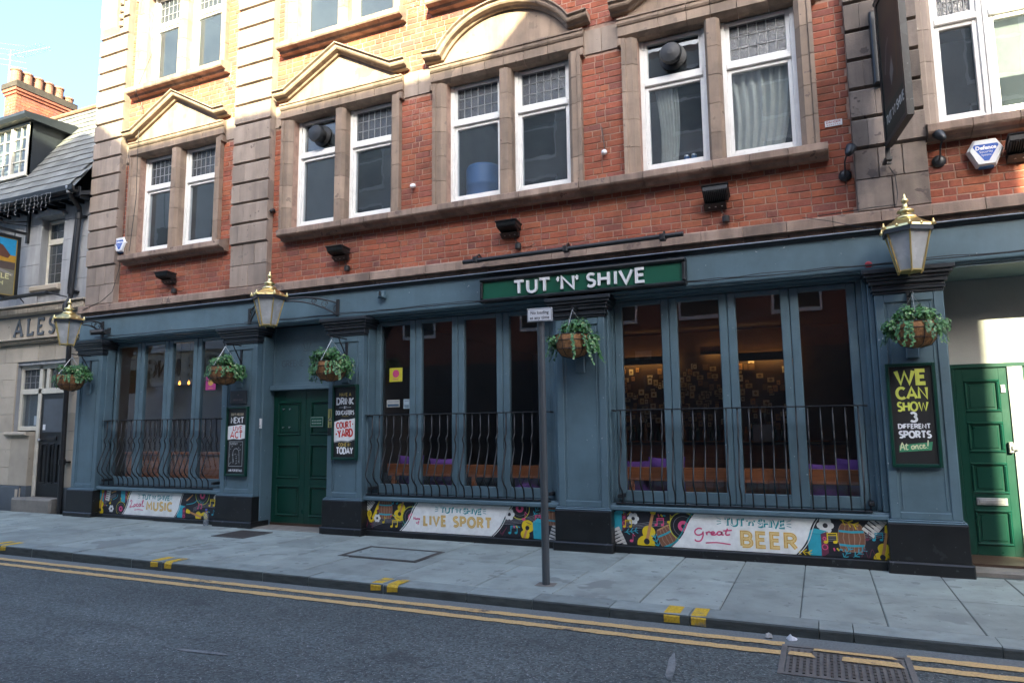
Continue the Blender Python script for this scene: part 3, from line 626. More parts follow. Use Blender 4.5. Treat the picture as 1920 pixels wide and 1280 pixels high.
# ---- stone: rusticated upper pilasters
JZ = [4.29+.3295*i for i in range(18)]
for a, b in UP:
    p = part('stone_pilaster', pub); w = b-a; SM = 'soot' if a > 0 else 'stone'
    low = [3.62, 3.96, 4.29]
    for i, (z0, z1) in enumerate(zip(low, low[1:])):
        for k in range(2+i % 2):
            n = 2+i % 2; bx('stone_block', SM, p, a+w*k/n+.003, a+w*(k+1)/n-.003, -.10, .3, z0+.003, z1-.003, c=.006)
    for i, (z0, z1) in enumerate(zip(JZ, JZ[1:])):
        cuts = [0, .36, .70, 1] if i % 2 else [0, .22, .62, 1]
        for c0, c1 in zip(cuts, cuts[1:]):
            o = MB(); xa, xb = a+w*c0+(.0015 if c0 else 0), a+w*c1-(.0015 if c1 < 1 else 0); e = 0
            o.prism([(.3, z0), (-.075, z0), (-.105, z0+.028), (-.125, z0+.03), (-.125, z1-.024), (-.10, z1), (.3, z1)], 'x', xa, xb)
            o.build('stone_block', SM, p)
    if a < -11:                                                       # carved drop at the head of the end pilaster
        o = MB(); o.prism([(-.125, 8.62), (-.19, 8.72), (-.21, 8.80), (-.21, 10), (-.125, 10)], 'x', a+.10, a+.52)
        o.build('carved_bracket', 'stone', p)
        o = MB()
        for i in range(9): o.box(a+.52, a+.60, -.17, -.12, 8.72+i*.14, 8.82+i*.14, c=.02)
        o.build('carved_drop', 'stone', p)
# ---- frieze between the windows
fr = part('stone_frieze', pub)
for x0, x1 in ((-11.03, WC[0]-HW), (WC[0]+HW, -8.35), (-7.60, WC[1]-HW), (WC[1]+HW, WC[2]-HW), (WC[2]+HW, WC[3]-HW), (WC[3]+HW, .49)):
    n = max(1, round((x1-x0)/.3))
    for k in range(n): bx('stone_block', 'stone', fr, x0+(x1-x0)*k/n+.0032, x0+(x1-x0)*(k+1)/n-.0032, -.012, .1, 6.13, 6.455, c=.003)
# ---- window surrounds
def jamb(parent, xo, sgn, z0, z1, n, ear=False):
    prof = [(0,.0),(0,-.08),(.045,-.08),(.055,-.058),(.13,-.058),(.183,.0),(.183,.14),(0,.14)]
    for i in range(n):
        za, zb = z0+(z1-z0)*i/n+.0032, z0+(z1-z0)*(i+1)/n-.0032
        MB().prism([(xo+sgn*x, y) for x, y in prof], 'z', za, zb).build('stone_block', 'tan', parent)
def surround(c, dz, full=True):
    s = part('stone_surround', pub); z0, z1 = ZB+dz, 6.20+dz
    jamb(s, c-HW, 1, z0, z1, 5); jamb(s, c+HW, -1, z0, z1, 5)
    for i in range(5):
        za, zb = z0+(z1-z0)*i/5+.0032, z0+(z1-z0)*(i+1)/5-.0032
        MB().prism([(c-ML-.003,.14),(c-ML-.003,.0),(c-ML+.03,-.058),(c+ML-.03,-.058),(c+ML+.003,.0),(c+ML+.003,.14)], 'z', za, zb).build('stone_block', 'tan', s)
    lp = [(.14, 6.20), (0, 6.20), (-.058, 6.245), (-.058, 6.365), (-.07, 6.37), (-.085, 6.395), (-.085, 6.43), (-.10, 6.44), (-.10, 6.46), (.14, 6.46)]
    cuts = [-1.13, -.62, -.28, .0, .30, .64, 1.13]
    for a, b in zip(cuts, cuts[1:]):
        MB().prism([(y, z+dz) for y, z in lp], 'x', c+a+.0032, c+b-.0032).build('lintel_stone', 'tan', s)
    for sg in (-1, 1):
        xa = c+sg*1.13; xb = c+sg*(HW+.0005)
        MB().box(min(xa, xb), max(xa, xb), -.095, .1, 6.10+dz, 6.199+dz, c=.008).build('ear_stone', 'tan', s)
for c in WC:
    for dz in (0, DZ): surround(c, dz)
# ---- sills
SP = [(.14, 0), (.14, -.02), (.14, -.0), (.14, .125)]
def sill(x0, x1, zt, n, name='stone_sill'):
    s = part(name, pub)
    prof = [(.14, zt-.15), (-.09, zt-.15), (-.11, zt-.115), (-.185, zt-.10), (-.20, zt-.08), (-.20, zt-.01), (-.19, zt), (.12, zt+.11), (.14, zt+.11)]
    for k in range(n):
        MB().prism(prof, 'x', x0+(x1-x0)*k/n+.0032, x0+(x1-x0)*(k+1)/n-.0032).build('sill_stone', 'band', s)
sill(-7.34, .25, 4.405, 19); sill(-10.84, -8.49, 4.405, 6); sill(1.165, 3.5, 4.415, 6)
for c in WC: sill(c-1.15, c+1.15, 4.405+DZ, 6)
sill(1.165, 3.5, 4.415+DZ, 6)
# ---- pediments over the first-floor windows
for c, k in zip(WC, KIND):
    p = part('pediment', pub)
    prof = [(-.055, .05), (-.055, -.07), (-.03, -.09), (-.02, -.15), (.0, -.165), (.03, -.165), (.045, -.20), (.06, -.20), (.06, .05)]
    if k == 't': path = [(c-1.21, 6.60), (c-.97, 6.60), (c, 7.12), (c+.97, 6.60), (c+1.21, 6.60)]; tym = [(c-1.0, 6.465), (c-1.0, 6.56), (c, 7.075), (c+1.0, 6.56), (c+1.0, 6.465)]
    else:
        A_ = arc(c, 6.08, 1.09, 1.0, 150, 30, 16); path = [(c-1.21, 6.60)]+A_+[(c+1.21, 6.60)]
        A_2 = arc(c, 6.08, 1.05, .96, 152, 28, 12); tym = [(c-1.0, 6.465)]+A_2+[(c+1.0, 6.465)]
    # moulding cut into stones
    segs = []
    for i in range(len(path)-1): segs.append(path[i:i+2])
    mo = MB().sweep(path, prof); mo.build('raking_moulding', 'tan', p)
    vx = [c-1.0, c-.62, c-.3, c+.02, c+.34, c+.66, c+1.0]
    def topz(x):
        for (x0, z0), (x1, z1) in zip(tym[1:], tym[2:]):
            if x0 <= x <= x1: return z0+(z1-z0)*(x-x0)/max(1e-6, x1-x0)
        return tym[1][1]
    for a, b in zip(vx, vx[1:]):
        inner = [q for q in tym[1:-1] if a < q[0] < b]
        MB().prism([(a+.001, 6.465), (a+.001, topz(a+.001))]+inner+[(b-.001, topz(b-.001)), (b-.001, 6.465)], 'y', -.03, .1).build('tympanum_stone', 'tan', p)
# ---- cornice / parapet over everything (above the picture)
MB().prism([(.2, 10.0), (-.15, 10.0), (-.2, 10.1), (-.45, 10.2), (-.45, 10.35), (.2, 10.4)], 'x', XL, XR).build('cornice', 'stone', pub)
# ---- sash windows
_pm = {}
def pane_mesh(w, h, t=.004):
    k = (round(w, 3), round(h, 3))
    if k not in _pm: _pm[k] = MB().add([(0,0,0),(w,0,0),(w,0,h),(0,0,h)], [(0,1,2,3)]).mesh('pane')
    return _pm[k]
def sash(x0, x1, dz, leaded, plain_mat='hazy', y=.12, zb=4.50, zt=6.25):
    w = part('window', pub); F = .05; f = MB(); z0, z1 = zb+dz, zt+dz; zr0, zr1 = 5.565+dz, 5.685+dz
    f.box(x0-.01, x0+F, y, y+.10, z0, z1, c=.006); f.box(x1-F, x1+.01, y, y+.10, z0, z1, c=.006); f.box(x0+F, x1-F, y, y+.10, z1-.05, z1); f.box(x0+F, x1-F, y, y+.10, z0, z0+.05)
    f.box(x0+F, x1-F, y-.012, y+.10, zr0+.03, zr1-.02, c=.01)                  # transom
    S = .045                                                                     # sash stiles
    for za, zc in ((z0+.05, zr0+.03), (zr1-.02, z1-.05)):
        f.box(x0+F, x0+F+S, y+.02, y+.08, za, zc, c=.006); f.box(x1-F-S, x1-F, y+.02, y+.08, za, zc, c=.006)
        f.box(x0+F+S, x1-F-S, y+.02, y+.08, za, za+S, c=.006); f.box(x0+F+S, x1-F-S, y+.02, y+.08, zc-S, zc, c=.006)
    f.build('frame', 'white', w)
    pw = x1-x0-2*F-2*S
    mkobj('pane', pane_mesh(pw, zr0+.03-z0-.05-2*S), plain_mat, w, (x0+F+S, y+.05, z0+.05+S))
    ua, ub = zr1-.02+S, z1-.05-S
    if leaded:
        nx, nz = 6, 3; cw, chh = pw/nx, (ub-ua)/nz; L = MB()
        for i in range(nx):
            for j in range(nz): mkobj('pane', pane_mesh(cw-.008, chh-.008), 'lead_g', w, (x0+F+S+i*cw+.004, y+.05, ua+j*chh+.004), rot=(R(rnd.uniform(-1.2, 1.2)), 0, R(rnd.uniform(-1.2, 1.2))))
        for i in range(nx+1): L.box(x0+F+S+i*cw-.0045, x0+F+S+i*cw+.0045, y+.042, y+.054, ua, ub)
        for j in range(nz+1): L.box(x0+F+S, x0+F+S+pw, y+.043, y+.053, ua+j*chh-.0045, ua+j*chh+.0045)
        L.build('lead_cames', 'lead', w)
    else: mkobj('pane', pane_mesh(pw, ub-ua), plain_mat, w, (x0+F+S, y+.05, ua))
for i, c in enumerate(WC):
    for dz in (0, DZ):
        vis = dz == 0 or i < 2
        sash(c-OP, c-ML, dz, vis and not (dz == 0 and i in (1, 3)))
        sash(c+ML, c+OP, dz, vis)
for dz in (0, DZ):
    s = part('stone_surround', pub); jamb(s, 1.16, 1, ZB+dz, 6.2+dz, 5) if False else None
    for i in range(5):
        za, zb = ZB+dz+.354*i+.0032, ZB+dz+.354*(i+1)-.0032
        MB().prism([(1.163,.14),(1.163,-.07),(1.21,-.07),(1.22,-.055),(1.27,-.055),(1.303,0),(1.303,.14)], 'z', za, zb).build('stone_block', 'stone', s)
        MB().prism([(3.297,.14),(3.297,0),(3.33,-.055),(3.45,-.055),(3.45,.14)], 'z', za, zb).build('stone_block', 'stone', s)
    for a, b in ((1.163, 1.8), (1.8, 2.4), (2.4, 3.0), (3.0, 3.45)): MB().box(a+.0032, b-.0032, -.06, .14, 6.20+dz, 6.46+dz, c=.01).build('lintel_stone', 'stone', s)
    for a, b in ((1.30, 1.785), (1.785, 2.53), (2.53, 3.30)): sash(a, b, dz, dz == 0, zb=4.51)
# ================================================================== shopfront
ZF0, ZF1 = 2.985, 3.385
# stone band above the fascia
sb = part('stone_string_course', pub)
prof = [(.1, 3.40), (-.13, 3.40), (-.15, 3.415), (-.15, 3.45), (-.215, 3.465), (-.215, 3.57), (-.20, 3.585), (-.02, 3.612), (.1, 3.612)]
x = -11.76; k = 0; rr = random.Random(21)
while x < XR:
    w = .45 if k else .3; k += 1; x2 = min(x+w, XR); e = rr.uniform(-.004, .004)
    MB().prism([(y+(e if y < 0 else 0), z) for y, z in prof], 'x', x+.0025, x2-.0025).build('band_stone', 'band', sb); x = x2
bx('wall_backing', 'mortar', sb, XL+.03, XR, .0, .2, 3.0, 3.45)
# fascia board with its mouldings
fb = part('fascia', pub)
bx('fascia_board', 'blue', fb, XL, XR, -.15, .0, ZF0+.02, ZF1-.045)
MB().prism([(0, 3.34), (-.155, 3.34), (-.165, 3.355), (-.19, 3.37), (-.20, 3.395), (0, 3.398)], 'x', XL, XR).build('top_moulding', 'bluedk', fb)
MB().prism([(0, 2.955), (-.16, 2.955), (-.165, 2.975), (-.185, 2.98), (-.19, 3.0), (-.155, 3.006), (0, 3.006)], 'x', XL, XR).build('bottom_moulding', 'blue', fb)
# pilasters
def stepped(mb, x0, x1, yf, levels):
    for z0, z1, o in levels: mb.box(x0-o, x1+o, yf-o, .05, z0, z1, c=.006)
CAPL = [(2.705, 2.735, .012), (2.735, 2.765, .028), (2.765, 2.80, .02), (2.80, 2.84, .045), (2.84, 2.875, .06), (2.875, 2.91, .085), (2.91, 2.955, .105)]
for i, (a, b) in enumerate(PIL):
    p = part('shopfront_pilaster', pub)
    s = MB(); s.box(a, b, -.185, .08, .48, 2.71)
    e = .085
    s.box(a, a+e, -.20, -.185, .49, 2.705, c=.006); s.box(b-e, b, -.20, -.185, .49, 2.705, c=.006); s.box(a+e, b-e, -.20, -.185, .49, .56, c=.006); s.box(a+e, b-e, -.20, -.185, 2.62, 2.705, c=.006)
    s.box(a+e+.025, a+e+.037, -.193, -.185, .59, 2.60, c=.004); s.box(b-e-.037, b-e-.025, -.193, -.185, .59, 2.60, c=.004)
    s.build('shaft', 'blue', p)
    c = MB(); stepped(c, a, b, -.2, CAPL); c.build('capital', 'bluedk', p)
    q = MB(); q.box(a-.035, b+.035, -.245, .08, -.06, .455, c=.008); q.build('plinth', 'black', p)
    q = MB(); q.box(a-.055, b+.055, -.275, .08, -.06, .10, c=.014); q.build('plinth_base', 'black', p)
    q = MB(); q.box(a-.03, b+.03, -.238, .08, .456, .474, c=.008); q.box(a-.015, b+.015, -.218, .08, .474, .49, c=.008); q.build('plinth_moulding', 'blue', p)
    m = (a+b)/2; MB().box(m-.055, m+.055, -.215, -.186, 2.05, 2.235, c=.008).build('fixing_block', 'blue', p)
# window bays
BAYS = [(-11.06, -8.27, -10.985, .655), (-5.70, -2.88, -5.577, .657), (-2.27, .57, -2.12, .6575)]
for (a, b, p0, pt) in BAYS:
    w = part('shop_window', pub); l0 = p0-.0925; l1 = l0+4*pt
    f = MB()
    f.box(a, b, -.14, .12, .458, .538, c=.012); f.box(a, b, -.175, -.14, .463, .520, c=.012)                 # timber sill
    f.box(a, a+.03, -.12, .10, .54, 2.955, c=.006); f.box(a+.03, l0, .02, .12, .54, 2.955)
    f.box(b-.055, b, -.13, .10, .54, 2.955, c=.008); f.box(b-.10, b-.055, -.06, .12, .54, 2.955, c=.008); f.box(l1, b-.10, .02, .12, .54, 2.955)
    f.box(a+.03, b-.055, .0, .12, 2.905, 2.955); f.box(a+.03, b-.055, -.10, .0, 2.932, 2.955, c=.004)
    f.build('bay_frame', 'blue', w)
    for i in range(4):
        x0 = l0+i*pt; x1 = x0+pt; lf = MB(); S = .0925
        lf.box(x0+.003, x0+S, .035, .10, .545, 2.90, c=.008); lf.box(x1-S, x1-.003, .035, .10, .545, 2.90, c=.008)
        lf.box(x0+S, x1-S, .035, .10, 2.845, 2.90, c=.006); lf.box(x0+S, x1-S, .035, .10, .545, .67, c=.006)
        lf.build('window_leaf', 'blue', w)
        mkobj('pane', pane_mesh(pt-2*S, 2.845-.67), 'glass', w, (x0+S, .07, .67))
    b2 = MB(); b2.box(a, b, -.085, .1, -.06, .457); b2.build('stall_riser', 'black', w)
    MB().box(a, b, -.17, -.085, -.06, .078, c=.008).build('riser_plinth', 'black', w)
# entrance recess between the second and third pilasters
dr = part('door_recess', pub); xa, xb = -7.62, -6.29
f = MB(); f.box(xa, xa+.045, -.10, .2, 0, 2.955, c=.006); f.box(xb-.045, xb, -.10, .2, 0, 2.955, c=.006); f.box(xa+.045, xb-.045, .03, .2, 2.0, 2.075, c=.008); f.box(xa+.045, xb-.045, .11, .2, 2.075, 2.955); f.box(xa+.045, xb-.045, .09, .11, 2.075, 2.11, c=.005); f.box(xa+.045, xa+.08, .09, .11, 2.11, 2.955, c=.005); f.box(xb-.08, xb-.045, .09, .11, 2.11, 2.955, c=.005)
f.build('frame', 'blue', dr)
bx('threshold', 'stepstone', dr, xa+.0, xb-.0, -.23, .2, -.06, .026, c=.01)
ar = Art(.1095); GK = (.085, .12, .145)
ar.word('GREENE', -7.42, 2.36, .09, .016, GK, gap=.22); ar.word('KING', -6.80, 2.36, .09, .016, GK, gap=.22)
for dx in (-.05, 0, .05): ar.line([(-6.95+dx*.6, 2.60), (-6.95+dx*1.5, 2.70)], .012, GK)
ar.line([(-7.02, 2.585), (-6.88, 2.585)], .012, GK); ar.build('painted_lettering', dr)
def panel_door(parent, x0, x1, z0, z1, y, rows, mat='green', st=.09, name='door', cols=1, th=.045):
    d = part(name, parent)
    L = MB(); L.box(x0, x1, y+.012, y+th, z0, z1)
    L.box(x0, x0+st, y, y+.012, z0, z1, c=.003); L.box(x1-st, x1, y, y+.012, z0, z1, c=.003)
    zs = [z0]+[v for r in rows for v in r]+[z1]
    for i in range(0, len(zs), 2): L.box(x0+st, x1-st, y, y+.012, zs[i], zs[i+1])
    cw = (x1-x0-2*st)
    for i in range(1, cols): 
        xm = x0+st+cw*i/cols
        for r0, r1 in rows: L.box(xm-st*.4, xm+st*.4, y, y+.012, r0, r1, c=.003)
    L.build('leaf', mat, d)
    for r0, r1 in rows:
        for i in range(cols):
            pa = x0+st+cw*i/cols+(st*.4 if i else 0); pb = x0+st+cw*(i+1)/cols-(st*.4 if i < cols-1 else 0)
            b = MB(); m = .028
            for (u0, u1, v0, v1) in ((pa, pb, r0, r0+m), (pa, pb, r1-m, r1), (pa, pa+m, r0+m, r1-m), (pb-m, pb, r0+m, r1-m)): b.box(u0, u1, y-.016, y+.012, v0, v1, c=.016)
            b.box(pa+m+.02, pb-m-.02, y+.004, y+.012, r0+m+.02, r1-m-.02, c=.006)
            b.build('panel', mat, d)
    return d
xm = (xa+xb)/2
ROWS = [(.16, .60), (.70, 1.20), (1.33, 1.83)]
d1 = panel_door(dr.parent, xa+.047, xm-.002, .03, 1.998, .13, ROWS, th=.04); d2 = panel_door(dr.parent, xm+.002, xb-.047, .03, 1.998, .13, ROWS, th=.04)
o = MB()
for x in (-7.39, -7.27):
    for z in (1.72, 1.45): o.box(x, x+.03, .115, .13, z, z+.012); o.box(x+.004, x+.012, .115, .13, z-.012, z)
o.build('screw_hooks', 'steel', d1)
o = MB(); o.box(-6.86, -6.62, .115, .133, 1.45, 1.60, c=.004); o.build('notice_plate', 'signgreen', d2)
ar = Art(.1145); ar.line([(-6.85,1.46),(-6.63,1.46),(-6.63,1.59),(-6.85,1.59)], .006, (.55,.6,.56), close=True); [ar.line([(-6.83+q*.03, z_), (-6.83+q*.03+.022, z_)], .012, (.5,.55,.5)) for z_ in (1.545, 1.505) for q in range(6)]; ar.build('notice_lettering', d2)
# recess right of the last pilaster
rc = part('side_passage', pub); Y = .65
f = MB(); f.box(1.17, XR, Y+.004, Y+.15, 1.99, 3.05); f.build('rendered_wall', 'greyrender', rc)
f = MB(); f.box(1.17, 1.20, -.02, Y, 0, 2.955); f.box(1.17, XR, -.14, Y, 2.93, 2.954); f.build('soffit', 'blue', rc)
f = MB(); f.box(1.17, XR, Y-.02, Y+.004, 1.985, 2.03, c=.006); f.box(1.20, 1.328, Y-.02, Y+.1, .04, 1.985, c=.006); f.build('door_head', 'green', rc)
f = MB(); f.box(1.802, 1.93, Y-.03, Y+.1, .04, 1.985, c=.01); f.build('door_post', 'offwhite', rc)
bx('passage_step', 'stepstone', rc, 1.2, XR, -.10, Y+.1, -.06, .035, c=.02)
RW = [(.18, .62), (.80, 1.19), (1.27, 1.62), (1.67, 1.93)]
RW = [(.16, .52), (.68, 1.00), (1.10, 1.42), (1.52, 1.86)]
d3 = panel_door(pub, 1.331, 1.799, .04, 1.983, Y, RW, st=.075)
o = MB(); o.box(1.43, 1.70, Y-.02, Y, .565, .64, c=.006); o.box(1.45, 1.68, Y-.028, Y-.02, .58, .625, c=.006); o.build('letter_plate', 'steel', d3)
o = MB(); o.box(1.75, 1.79, Y-.05, Y, 1.10, 1.21, c=.008); o.box(1.77, 1.84, Y-.07, Y-.05, 1.13, 1.17, c=.006); o.build('padlock_hasp', 'steel', d3)
o = MB(); o.box(1.735, 1.77, Y-.018, Y, 1.72, 1.80, c=.005); o.build('bell_push', 'offwhite', d3)
f = panel_door(pub, 1.933, 3.2, .04, 1.983, Y, RW, st=.09, cols=2)
bx('wall_end', 'greyrender', rc, 3.2, XR, Y-.02, Y+.1, .04, 1.985)

# ================================================================== lettering and pictures
TEAL = (.015,.30,.33); GOLD = (.72,.42,.05); GOLDL = (.88,.70,.32); PINK = (.70,.09,.22); WHITE = (.74,.76,.74); DK = (.018,.020,.028); YEL = (.75,.56,.02); CY = (.03,.36,.46); WINE = (.16,.035,.07); BRN = (.22,.10,.055); ORG = (.55,.27,.10)
def rotp(P, cx, cz, s, a): 
    ca, sa = math.cos(R(a)), math.sin(R(a)); return [(cx+s*(x*ca-z*sa), cz+s*(x*sa+z*ca)) for x, z in P]
def guitar(A, cx, cz, s, a, clip=None):
    body = arc(0, -.28, .30, .27, 120, 420, 16)+arc(0, .12, .22, .2, -20, 200, 12)
    A.poly(rotp(body, cx, cz, s, a), YEL)
    A.poly(rotp([(-.055,-.25),(.055,-.25),(.045,.75),(-.045,.75)], cx, cz, s, a), ORG)
    A.poly(rotp(arc(0, -.2, .1, .1, 0, 330, 11), cx, cz, s, a), DK)
    A.poly(rotp([(-.08,.72),(.08,.72),(.11,.98),(.0,1.02),(-.11,.98)], cx, cz, s, a), YEL)
    A.line(rotp([(-.12,-.42),(.12,-.42)], cx, cz, s, a), .03*s, BRN)
def barrel(A, cx, cz, s, a=0):
    out = [(-.32,-.5),(.32,-.5)]+arc(.28, 0, .17, .5, -75, 75, 8)+[(.32,.5),(-.32,.5)]+arc(-.28, 0, .17, .5, 105, 255, 8)
    A.poly(rotp(out, cx, cz, s, a), BRN)
    for x in (-.22, -.07, .08, .23): A.line(rotp([(x*.8,-.5),(x*1.3,0),(x*.8,.5)], cx, cz, s, a), .025*s, (.38,.24,.17))
    for z in (-.26, .24): A.line(rotp([(-.42,z),(0,z-.03),(.42,z)], cx, cz, s, a), .08*s, CY)
    A.line(rotp([(-.3,.5),(.3,.5)], cx, cz, s, a), .06*s, ORG)
    A.line(rotp(out, cx, cz, s, a), .02*s, (.38,.24,.17), close=True)
def speaker(A, cx, cz, s):
    A.poly([(cx-.3*s,cz-.45*s),(cx+.12*s,cz-.55*s),(cx+.12*s,cz+.3*s),(cx-.35*s,cz+.33*s)], CY); A.poly([(cx-.35*s,cz+.335*s),(cx+.12*s,cz+.305*s),(cx+.35*s,cz+.42*s),(cx-.1*s,cz+.5*s)], (.05,.46,.56))
    A.poly([(cx+.125*s,cz-.55*s),(cx+.36*s,cz-.35*s),(cx+.36*s,cz+.4*s),(cx+.125*s,cz+.3*s)], WINE); A.ring(cx+.24*s, cz-.15*s, .09*s, .03*s, PINK, 12); A.ring(cx+.24*s, cz+.15*s, .05*s, .03*s, PINK, 10)
def record(A, cx, cz, s):
    A.disc(cx, cz, .5*s, (.012,.014,.02), 24); A.ring(cx, cz, .5*s, .035*s, (.55,.55,.06), 26); A.ring(cx, cz, .36*s, .012*s, (.3,.3,.33), 22); A.disc(cx, cz, .2*s, PINK, 16); A.disc(cx, cz, .08*s, DK, 10)
def note1(A, cx, cz, s, col): A.disc(cx, cz, .16*s, col, 10, .12*s); A.line([(cx+.14*s,cz),(cx+.14*s,cz+.6*s),(cx+.34*s,cz+.4*s)], .06*s, col)
def note2(A, cx, cz, s, col):
    A.disc(cx-.3*s, cz, .13*s, col, 10, .1*s); A.disc(cx+.25*s, cz+.03*s, .13*s, col, 10, .1*s); A.line([(cx-.19*s,cz),(cx-.19*s,cz+.55*s),(cx+.36*s,cz+.58*s),(cx+.36*s,cz+.03*s)], .07*s, col); A.line([(cx-.19*s,cz+.42*s),(cx+.36*s,cz+.45*s)], .05*s, col)
def ball(A, cx, cz, s):
    for i in range(6): A.disc(cx+.26*s*math.cos(i*math.pi/3), cz+.26*s*math.sin(i*math.pi/3), .17*s, WHITE, 10)
    A.disc(cx, cz, .13*s, DK, 10)
def sprig(A, cx, cz, s, a, col):
    A.line(rotp([(-.5,0),(.5,0)], cx, cz, s, a), .035*s, col)
    for t in (-.3, 0, .3):
        for g_ in (-1, 1): A.line(rotp([(t-.05,0),(t+.16,g_*.2)], cx, cz, s, a), .06*s, col)
def keys(A, cx, cz, w, h, a):
    A.poly(rotp([(-w/2,-h/2),(w/2,-h/2),(w/2,h/2),(-w/2,h/2)], cx, cz, 1, a), (.66,.66,.62))
    for i in range(1, 6):
        t = -h/2+h*i/6; A.line(rotp([(-w/2,t),(w/2,t)], cx, cz, 1, a), .003, DK); A.line(rotp([(-w/2,t),(w*.12,t)], cx, cz, 1, a), h*.055, DK)
def stave(A, pts, n=4, d=.016):
    for i in range(n): A.line([(x, z+i*d) for x, z in pts], .0028, (.42,.42,.45))
def sax(A, cx, cz, s): 
    A.line([(cx+.35*s,cz+.55*s),(cx+.2*s,cz+.3*s),(cx+.02*s,cz-.1*s),(cx-.12*s,cz-.34*s)], .17*s, YEL); A.line(arc(cx-.2*s, cz-.3*s, .14*s, .18*s, -10, -190, 8), .14*s, YEL); A.disc(cx-.33*s, cz-.12*s, .14*s, YEL, 12, .2*s); A.disc(cx-.33*s, cz-.11*s, .08*s, (.5,.34,.02), 10, .13*s)
def drops(A, cx, cz, s):
    for dx, a, c in ((-.25, 100, PINK), (.0, -55, YEL), (.22, -15, CY)): A.line(rotp([(-.12,0),(.12,.02)], cx+dx*s, cz, s, a), .11*s, c)
def wavy(x, zb, zt, lean, n=14, amp=.022):  # edge between the dark art and the white middle
    return [(x+lean*t+amp*math.sin(t*5.2), zb+(zt-zb)*t) for t in [i/n for i in range(n+1)]]
def pub_title(A, cx, cz, h, fit, n='N'):
    for dx, dz, col, w in ((.010, -.008, TEAL, .30), (.005, -.004, TEAL, .30), (0, 0, (.86,.88,.86), .13)):
        x = cx-fit/2+dx
        A.word('TUT', x, cz+dz, h, h*w, col, fit=fit*.33, jig=.0); A.word("'"+n+"'", x+fit*.38, cz+dz+h*.12, h*.75, h*w*.8, col, fit=fit*.13); A.word('SHIVE', x+fit*.57, cz+dz, h, h*w, col, fit=fit*.43)
    for sg in (-1, 1):
        for k in (-1, 0, 1): A.line([(cx+sg*(fit/2+.03), cz+h*.5+k*h*.28), (cx+sg*(fit/2+.075), cz+h*.5+k*h*.5)], .006, TEAL)
def gold_word(A, txt, x, z, h, fit):
    A.word(txt, x, z, h, h*.30, GOLDL, fit=fit, gap=.36); A.word(txt, x, z, h, h*.235, (.60,.30,.03), fit=fit, gap=.36); A.word(txt, x, z, h, h*.13, GOLDL, fit=fit, gap=.36); A.word(txt, x, z, h, h*.02, (.60,.30,.03), fit=fit, gap=.36)
def sm(P, n=4):                                                      # smooth a handful of points into a brush line
    out = []
    Q = [P[0]]+P+[P[-1]]
    for i in range(1, len(Q)-2):
        p0, p1, p2, p3 = [Vector(q) for q in Q[i-1:i+3]]
        for k in range(n):
            t = k/n; out.append(tuple(.5*((2*p1)+(p2-p0)*t+(2*p0-5*p1+4*p2-p3)*t*t+(3*p1-p0-3*p2+p3)*t**3)))
    return out+[P[-1]]
SCRIPT = {
 'Great': [[(.42,.92),(.25,1.0),(.06,.78),(.05,.45),(.2,.3),(.4,.42),(.46,.6),(.44,.2),(.3,-.25),(.08,-.3),(.0,-.12)], [(.62,.62),(.66,.3)], [(.64,.48),(.76,.64),(.84,.56)], [(.86,.42),(1.04,.5),(1.0,.64),(.88,.56),(.9,.34),(1.06,.32),(1.16,.42)], [(1.42,.6),(1.26,.64),(1.18,.44),(1.26,.3),(1.4,.42),(1.44,.62),(1.42,.36),(1.52,.32)], [(1.74,.95),(1.62,.5),(1.66,.3),(1.84,.36)], [(1.5,.72),(1.95,.78)]],
 'Local': [[(.05,.8),(.16,.98),(.26,.86),(.16,.4),(.02,.16),(.1,.12),(.3,.2),(.44,.16),(.5,.22)], [(.62,.5),(.5,.36),(.58,.2),(.72,.34),(.64,.52)], [(.98,.48),(.86,.54),(.8,.34),(.88,.2),(1.02,.26)], [(1.3,.5),(1.16,.54),(1.08,.34),(1.16,.2),(1.28,.32),(1.33,.54),(1.32,.28),(1.4,.22)], [(1.46,.4),(1.62,.86),(1.6,.98),(1.5,.8),(1.5,.28),(1.62,.2),(1.72,.3)]],
 'At once!': [[(0,.1),(.28,1.0),(.42,.1)], [(.08,.42),(.4,.46)], [(.66,.9),(.56,.3),(.62,.12),(.74,.2)], [(.48,.66),(.8,.7)], [(1.22,.56),(1.06,.44),(1.1,.16),(1.28,.2),(1.3,.5),(1.2,.58)], [(1.42,.56),(1.42,.14)], [(1.42,.36),(1.56,.58),(1.64,.5),(1.64,.16),(1.72,.14)], [(2.02,.5),(1.9,.58),(1.8,.36),(1.88,.14),(2.04,.2)], [(2.1,.34),(2.26,.42),(2.24,.58),(2.12,.5),(2.12,.2),(2.28,.14),(2.4,.26)], [(2.66,1.1),(2.54,.36)], [(2.5,.16),(2.5,.1)]],
 'Home': [[(0,.9),(.02,.1)], [(.3,.95),(.3,.1)], [(0,.5),(.32,.55)], [(.5,.5),(.42,.3),(.52,.14),(.62,.32),(.52,.52)], [(.74,.5),(.74,.14)], [(.74,.4),(.86,.52),(.9,.16)], [(.9,.4),(1.02,.52),(1.06,.16)], [(1.16,.3),(1.3,.4),(1.24,.52),(1.16,.4),(1.2,.16),(1.36,.2)]],
 'of': [[(.2,.5),(.08,.34),(.18,.16),(.32,.34),(.2,.52)], [(.72,.9),(.56,.8),(.52,.1),(.4,-.2)], [(.42,.5),(.7,.54)]],
}
def script(A, w, x, z, h, lw, col, kx=1.0, rot=0):
    for p in SCRIPT[w]: A.line(rotp([(a*h*kx, b*h) for a, b in sm(p)], x, z, 1, rot), lw, col)
PZ0, PZ1 = .082, .456
